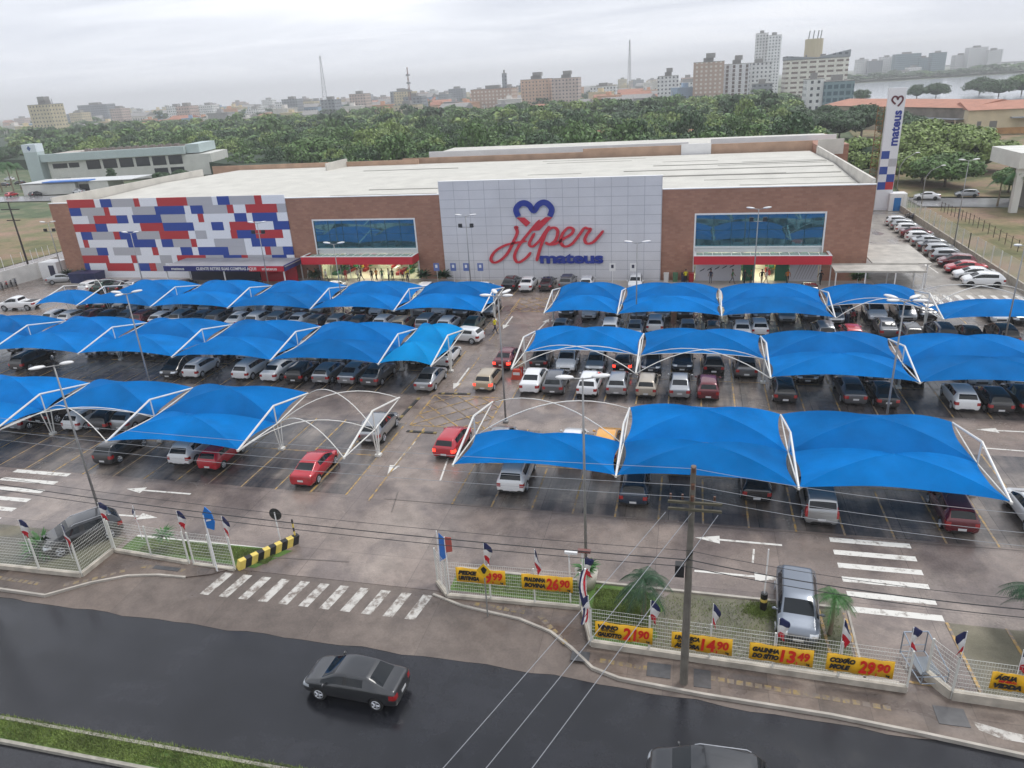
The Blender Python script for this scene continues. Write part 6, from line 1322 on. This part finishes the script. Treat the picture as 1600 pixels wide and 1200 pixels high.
# masts
def mast(a,yt,Y,label,w,m):
    p=WY(a,yt,Y); H=p[2]; t=thing('radio_mast',label,'mast',(p[0],Y,0)); b=MB(); c=MB()
    for sx,sy in((-1,-1),(1,-1),(0,1)): b.tube([(sx*w,sy*w,0),(sx*w*.15,sy*w*.15,H)],.22,4)
    K=int(H/4)
    for k in range(K):
        z0=H*k/K;z1=H*(k+1)/K; s0=w*(1-.85*k/K);s1=w*(1-.85*(k+1)/K)
        for (ax,ay),(bx,by) in (((-1,-1),(1,-1)),((1,-1),(0,1)),((0,1),(-1,-1))): c.tube([(ax*s0,ay*s0,z0),(bx*s1,by*s1,z1)],.12,3); c.tube([(ax*s0,ay*s0,z0),(bx*s0,by*s0,z0)],.12,3)
    b.build('mast_leg',m,t); c.build('bracing',m,t); return t,H
mM=mat('mast_grey',srgb(150,150,154),.6); mR=mat('mast_red',srgb(140,96,92),.6)
mast(500,87,700,'tall lattice radio mast left of centre on the skyline',3.2,mM); mast(984,62,900,'tallest lattice radio mast on the skyline right of centre',2.6,mM)
t,H=mast(636,105,700,'short reddish lattice mast with antennas near the centre',1.5,mR); b=MB()
for z in (.55,.7,.85): b.box((0,0,H*z),(3.,3.,1.6))
b.build('antenna',mM,t)
mast(80,154,900,'faint lattice mast on the left skyline',2.,mM)
# left office building
t=thing('office_building','long pale green grey office building with tall sign tower at left','office building',(0,0,0)); A=np.array(W(78,288)[:2]);Bq=np.array(W(335,272)[:2]); L=float(np.hypot(*(Bq-A))); an=math.atan2(Bq[1]-A[1],Bq[0]-A[0]); t.location=(A[0],A[1],0); t.rotation_euler=(0,0,an)
pgM=mat('pale_green_cladding',srgb(176,190,190),.6,0,0,.05,.3); wwM=mat('off_white_wall',srgb(204,204,198),.7,0,0,.08,.4); dwM=mat('dark_window',srgb(40,44,50),.15)
b=MB(); b.b2(1,L*.84,.6,22,0,7.6); b.b2(L*.84,L,0,20,0,7.2); b.build('wall',wwM,t)
b=MB(); b.b2(-.5,L*.85,-.8,1.2,7.6,10.2); b.b2(L*.85,L*.93,1.5,20,7.6,10.6); b.build('fascia',pgM,t)
b=MB(); b.b2(0,L*.85,1.2,22,9.6,9.9); b.build('roof',mat('stained_roof',srgb(168,160,152),.8,0,0,.3,.08),t)
b=MB()
for k in range(12): b.b2(L*.2+k*L*.05,L*.2+k*L*.05+1.4,7,9,9.9,10.9)
for k in range(3): b.b2(L*.2,L*.8,4+k*5,4.5+k*5,9.9,10.2)
b.build('roof_equipment',mat('equipment_grey',srgb(120,112,106),.7),t)
b=MB()
for k in range(6): x0=L*.245+k*L*.099; b.b2(x0,x0+L*.082,.5,.59,4.2,7.3); 
for k in (4,5): x0=L*.245+k*L*.099; b.b2(x0,x0+L*.082,.5,.59,.9,3.2)
b.b2(2.5,L*.13,.5,.59,5.2,6.8); b.b2(L*.14,L*.2,.5,.59,5.2,6.8); b.b2(2.5,L*.13,.5,.59,.6,1.8); b.build('window_band',dwM,t)
b=MB(); b.b2(-5.2,-.6,-1.4,3.4,0,13.8); tw=b.build('sign_tower',pgM,t); b=MB(); b.b2(-5.25,-.55,-1.45,3.45,11.2,13.85); b.build('tower_cap',mat('cap_pale',srgb(206,216,222),.5),tw); b=MB(); b.xz([(-2.9,11.6),(-2.2,12.5),(-2.9,13.4),(-3.6,12.5)],-1.5,-1.455); b.build('diamond_emblem',mat('emblem_blue',srgb(60,90,140),.5),tw)
t=thing('kiosk','low white kiosk with blue awning before the office building','kiosk',(0,0,0)); A=np.array(W(38,306)[:2]);Bq=np.array(W(172,300)[:2]); L=float(np.hypot(*(Bq-A))); t.location=(A[0],A[1],0); t.rotation_euler=(0,0,math.atan2(Bq[1]-A[1],Bq[0]-A[0])); b=MB(); b.b2(0,L*.62,0,8,0,3.2); b.b2(L*.78,L,0,8,0,3.4); b.b2(L*.62,L*.78,1.5,8,0,3.2); b.build('wall',wwM,t); b=MB(); b.b2(-.3,L+8,-.3,12,3.41,3.6); b.build('roof',mat('kiosk_white_roof',srgb(198,200,200),.6),t); b=MB(); b.b2(L*.28,L*.8,-1.2,3,3.62,3.9); b.build('awning',mat('awning_blue',srgb(50,110,190),.5),t); b=MB(); b.b2(L*.63,L*.77,1.4,1.49,0,2.6); b.build('door',dwM,t)
for i,(a,c,cl) in enumerate(((82,301,'red'),(85,300,'navy'),(97,299,'white'),(108,299,'black'))): x,y=PW(a,c); person(x,y,i,cl,'black',False,f'person in {cl} near the white kiosk at far left',None,0,1.1)
# warehouses at right
t=thing('warehouse','long cream warehouse with clay tile roof and grey awning at right','warehouse',(0,0,0)); A=np.array(W(1283,196)[:2]);Bq=np.array(W(1506,209)[:2]); L=float(np.hypot(*(Bq-A))); t.location=(A[0],A[1],0); t.rotation_euler=(0,0,math.atan2(Bq[1]-A[1],Bq[0]-A[0]))
stM=mat('stained_cream_wall',srgb(176,164,144),.85,0,0,.30,.12); b=MB(); b.b2(0,L,0,26,-.3,8.3); b.build('wall',stM,t); b=MB(); b.add([(-.5,-.8,8.31),(L+.5,-.8,8.31),(L+.5,26,8.31),(-.5,26,8.31),(-.5,13,10.4),(L+.5,13,10.4)],[(0,1,5,4),(2,3,4,5),(0,4,3),(1,2,5)]); b.build('roof',orM,t)
b=MB(); b.b2(L*.55,L*.995,-3.4,-.01,4.6,4.9); b.build('awning',mat('awning_grey',srgb(150,156,164),.6),t); b=MB()
for k in range(6): x=L*.57+k*L*.07; b.b2(x,x+L*.035,-.06,-.003,.0,3.6)
b.build('door',dwM,t); b=MB()
for k in range(7): x=L*.55+k*L*.072; b.b2(x-.2,x+.2,-3.2,-2.8,0,4.6)
b.build('awning_post',stM,t)
MB().b2(L*.555,L*.99,-.05,-.003,4.95,8.2).build('stained_band',mat('rain_stained_wall',srgb(128,120,110),.85,0,0,.35,.25),t)
boxes('side_window',[(L*(.06+.12*k),L*(.13+.12*k),-.05,-.003,5.2,6.6) for k in range(4)],mat('dull_window',srgb(96,92,86),.5),t)
t=thing('warehouse','pale warehouse with ochre stained base and clay roof at far right','warehouse',(0,0,0)); A=np.array(W(1508,211)[:2]);Bq=np.array(W(1640,207)[:2]); L=float(np.hypot(*(Bq-A))); t.location=(A[0],A[1],0); t.rotation_euler=(0,0,math.atan2(Bq[1]-A[1],Bq[0]-A[0])); b=MB(); b.b2(0,L,0,26,-.3,7.8); b.build('wall',mat('pale_warehouse_wall',srgb(204,190,160),.85,0,0,.14,.2),t); b=MB(); b.b2(0,L,-.05,-.003,0,2.); b.build('stained_base',mat('ochre_stain',srgb(186,140,90),.9,0,0,.25,.4),t); b=MB(); b.add([(-.5,-1,7.81),(L+.5,-1,7.81),(L+.5,26,7.81),(-.5,26,7.81),(-.5,13,10.0),(L+.5,13,10.0)],[(0,1,5,4),(2,3,4,5),(0,4,3),(1,2,5)]); b.build('roof',orM,t); b=MB(); b.b2(L*.12,L*.17,-.1,-.06,0,4.2); b.b2(L*.27,L*.36,-.1,-.06,0,4.2); b.build('door',mat('door_grey',srgb(120,118,114),.7),t); b=MB(); b.b2(L*.5,L*.9,-3.,-.1,5.,5.3); b.build('awning',mat('awning_grey'),t)
def shed(a0,a1,c,h,d,label,wm,rm=orM,pitch=1.6):
    A=np.array(W(a0,c)[:2]);Bq=np.array(W(a1,c)[:2]); L=float(np.hypot(*(Bq-A))); t=thing('shed',label,'shed',(A[0],A[1],0),math.atan2(Bq[1]-A[1],Bq[0]-A[0])); b=MB(); b.b2(0,L,0,d,-.3,h); b.build('wall',wm,t); b=MB(); b.add([(-.5,-.6,h+.01),(L+.5,-.6,h+.01),(L+.5,d+.5,h+.01),(-.5,d+.5,h+.01),(-.5,d/2,h+pitch),(L+.5,d/2,h+pitch)],[(0,1,5,4),(2,3,4,5),(0,4,3),(1,2,5)]); b.build('roof',rm,t)
    b=MB(); k=0
    while k*3+2<L: b.b2(1+k*3,2+k*3,-.05,-.003,h*.5,h*.8); k+=1
    b.build('window',dwM,t)
shed(1216,1278,211,4.,10,'low white shed with clay roof in front of the warehouse',wwM); shed(1066,1150,236,5.,12,'clay roofed shed half hidden behind the store roof at right',stM); shed(910,945,238,5.5,9,'small clay roof among the trees behind the store',stM)
shed(385,436,266,3.5,14,'low pale blue roofed shed beside the green tree at left',wwM,mat('pale_blue_roof',srgb(176,200,214),.5,0,0,.1,.3),.6)
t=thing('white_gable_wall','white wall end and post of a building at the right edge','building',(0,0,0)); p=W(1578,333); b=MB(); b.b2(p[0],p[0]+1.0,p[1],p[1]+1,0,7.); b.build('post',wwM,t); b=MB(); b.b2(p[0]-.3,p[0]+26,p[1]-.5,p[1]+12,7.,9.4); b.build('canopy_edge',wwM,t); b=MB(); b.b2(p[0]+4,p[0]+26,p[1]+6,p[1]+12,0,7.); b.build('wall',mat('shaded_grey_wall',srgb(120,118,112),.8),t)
# ------------------------------------------------------------ air
b=MB(); b.b2(-5300,5300,-340,5350,-1.4,125)
me=b.mesh('haze',[]); hz_=link('haze',me); tag(hz_,'thin grey moist air over the whole scene','haze',kind='stuff')
m=bpy.data.materials.new('haze_air'); m.use_nodes=True; t=m.node_tree; t.nodes.clear(); pv=t.nodes.new('ShaderNodeVolumePrincipled'); pv.inputs['Color'].default_value=(.97,.985,1,1); pv.inputs['Density'].default_value=.00034; pv.inputs['Anisotropy'].default_value=0.; mo=t.nodes.new('ShaderNodeOutputMaterial'); t.links.new(pv.outputs[0],mo.inputs['Volume']); me.materials.append(m)
for r in CM.values():
    for o in [r]+list(r.children_recursive): bpy.data.objects.remove(o)
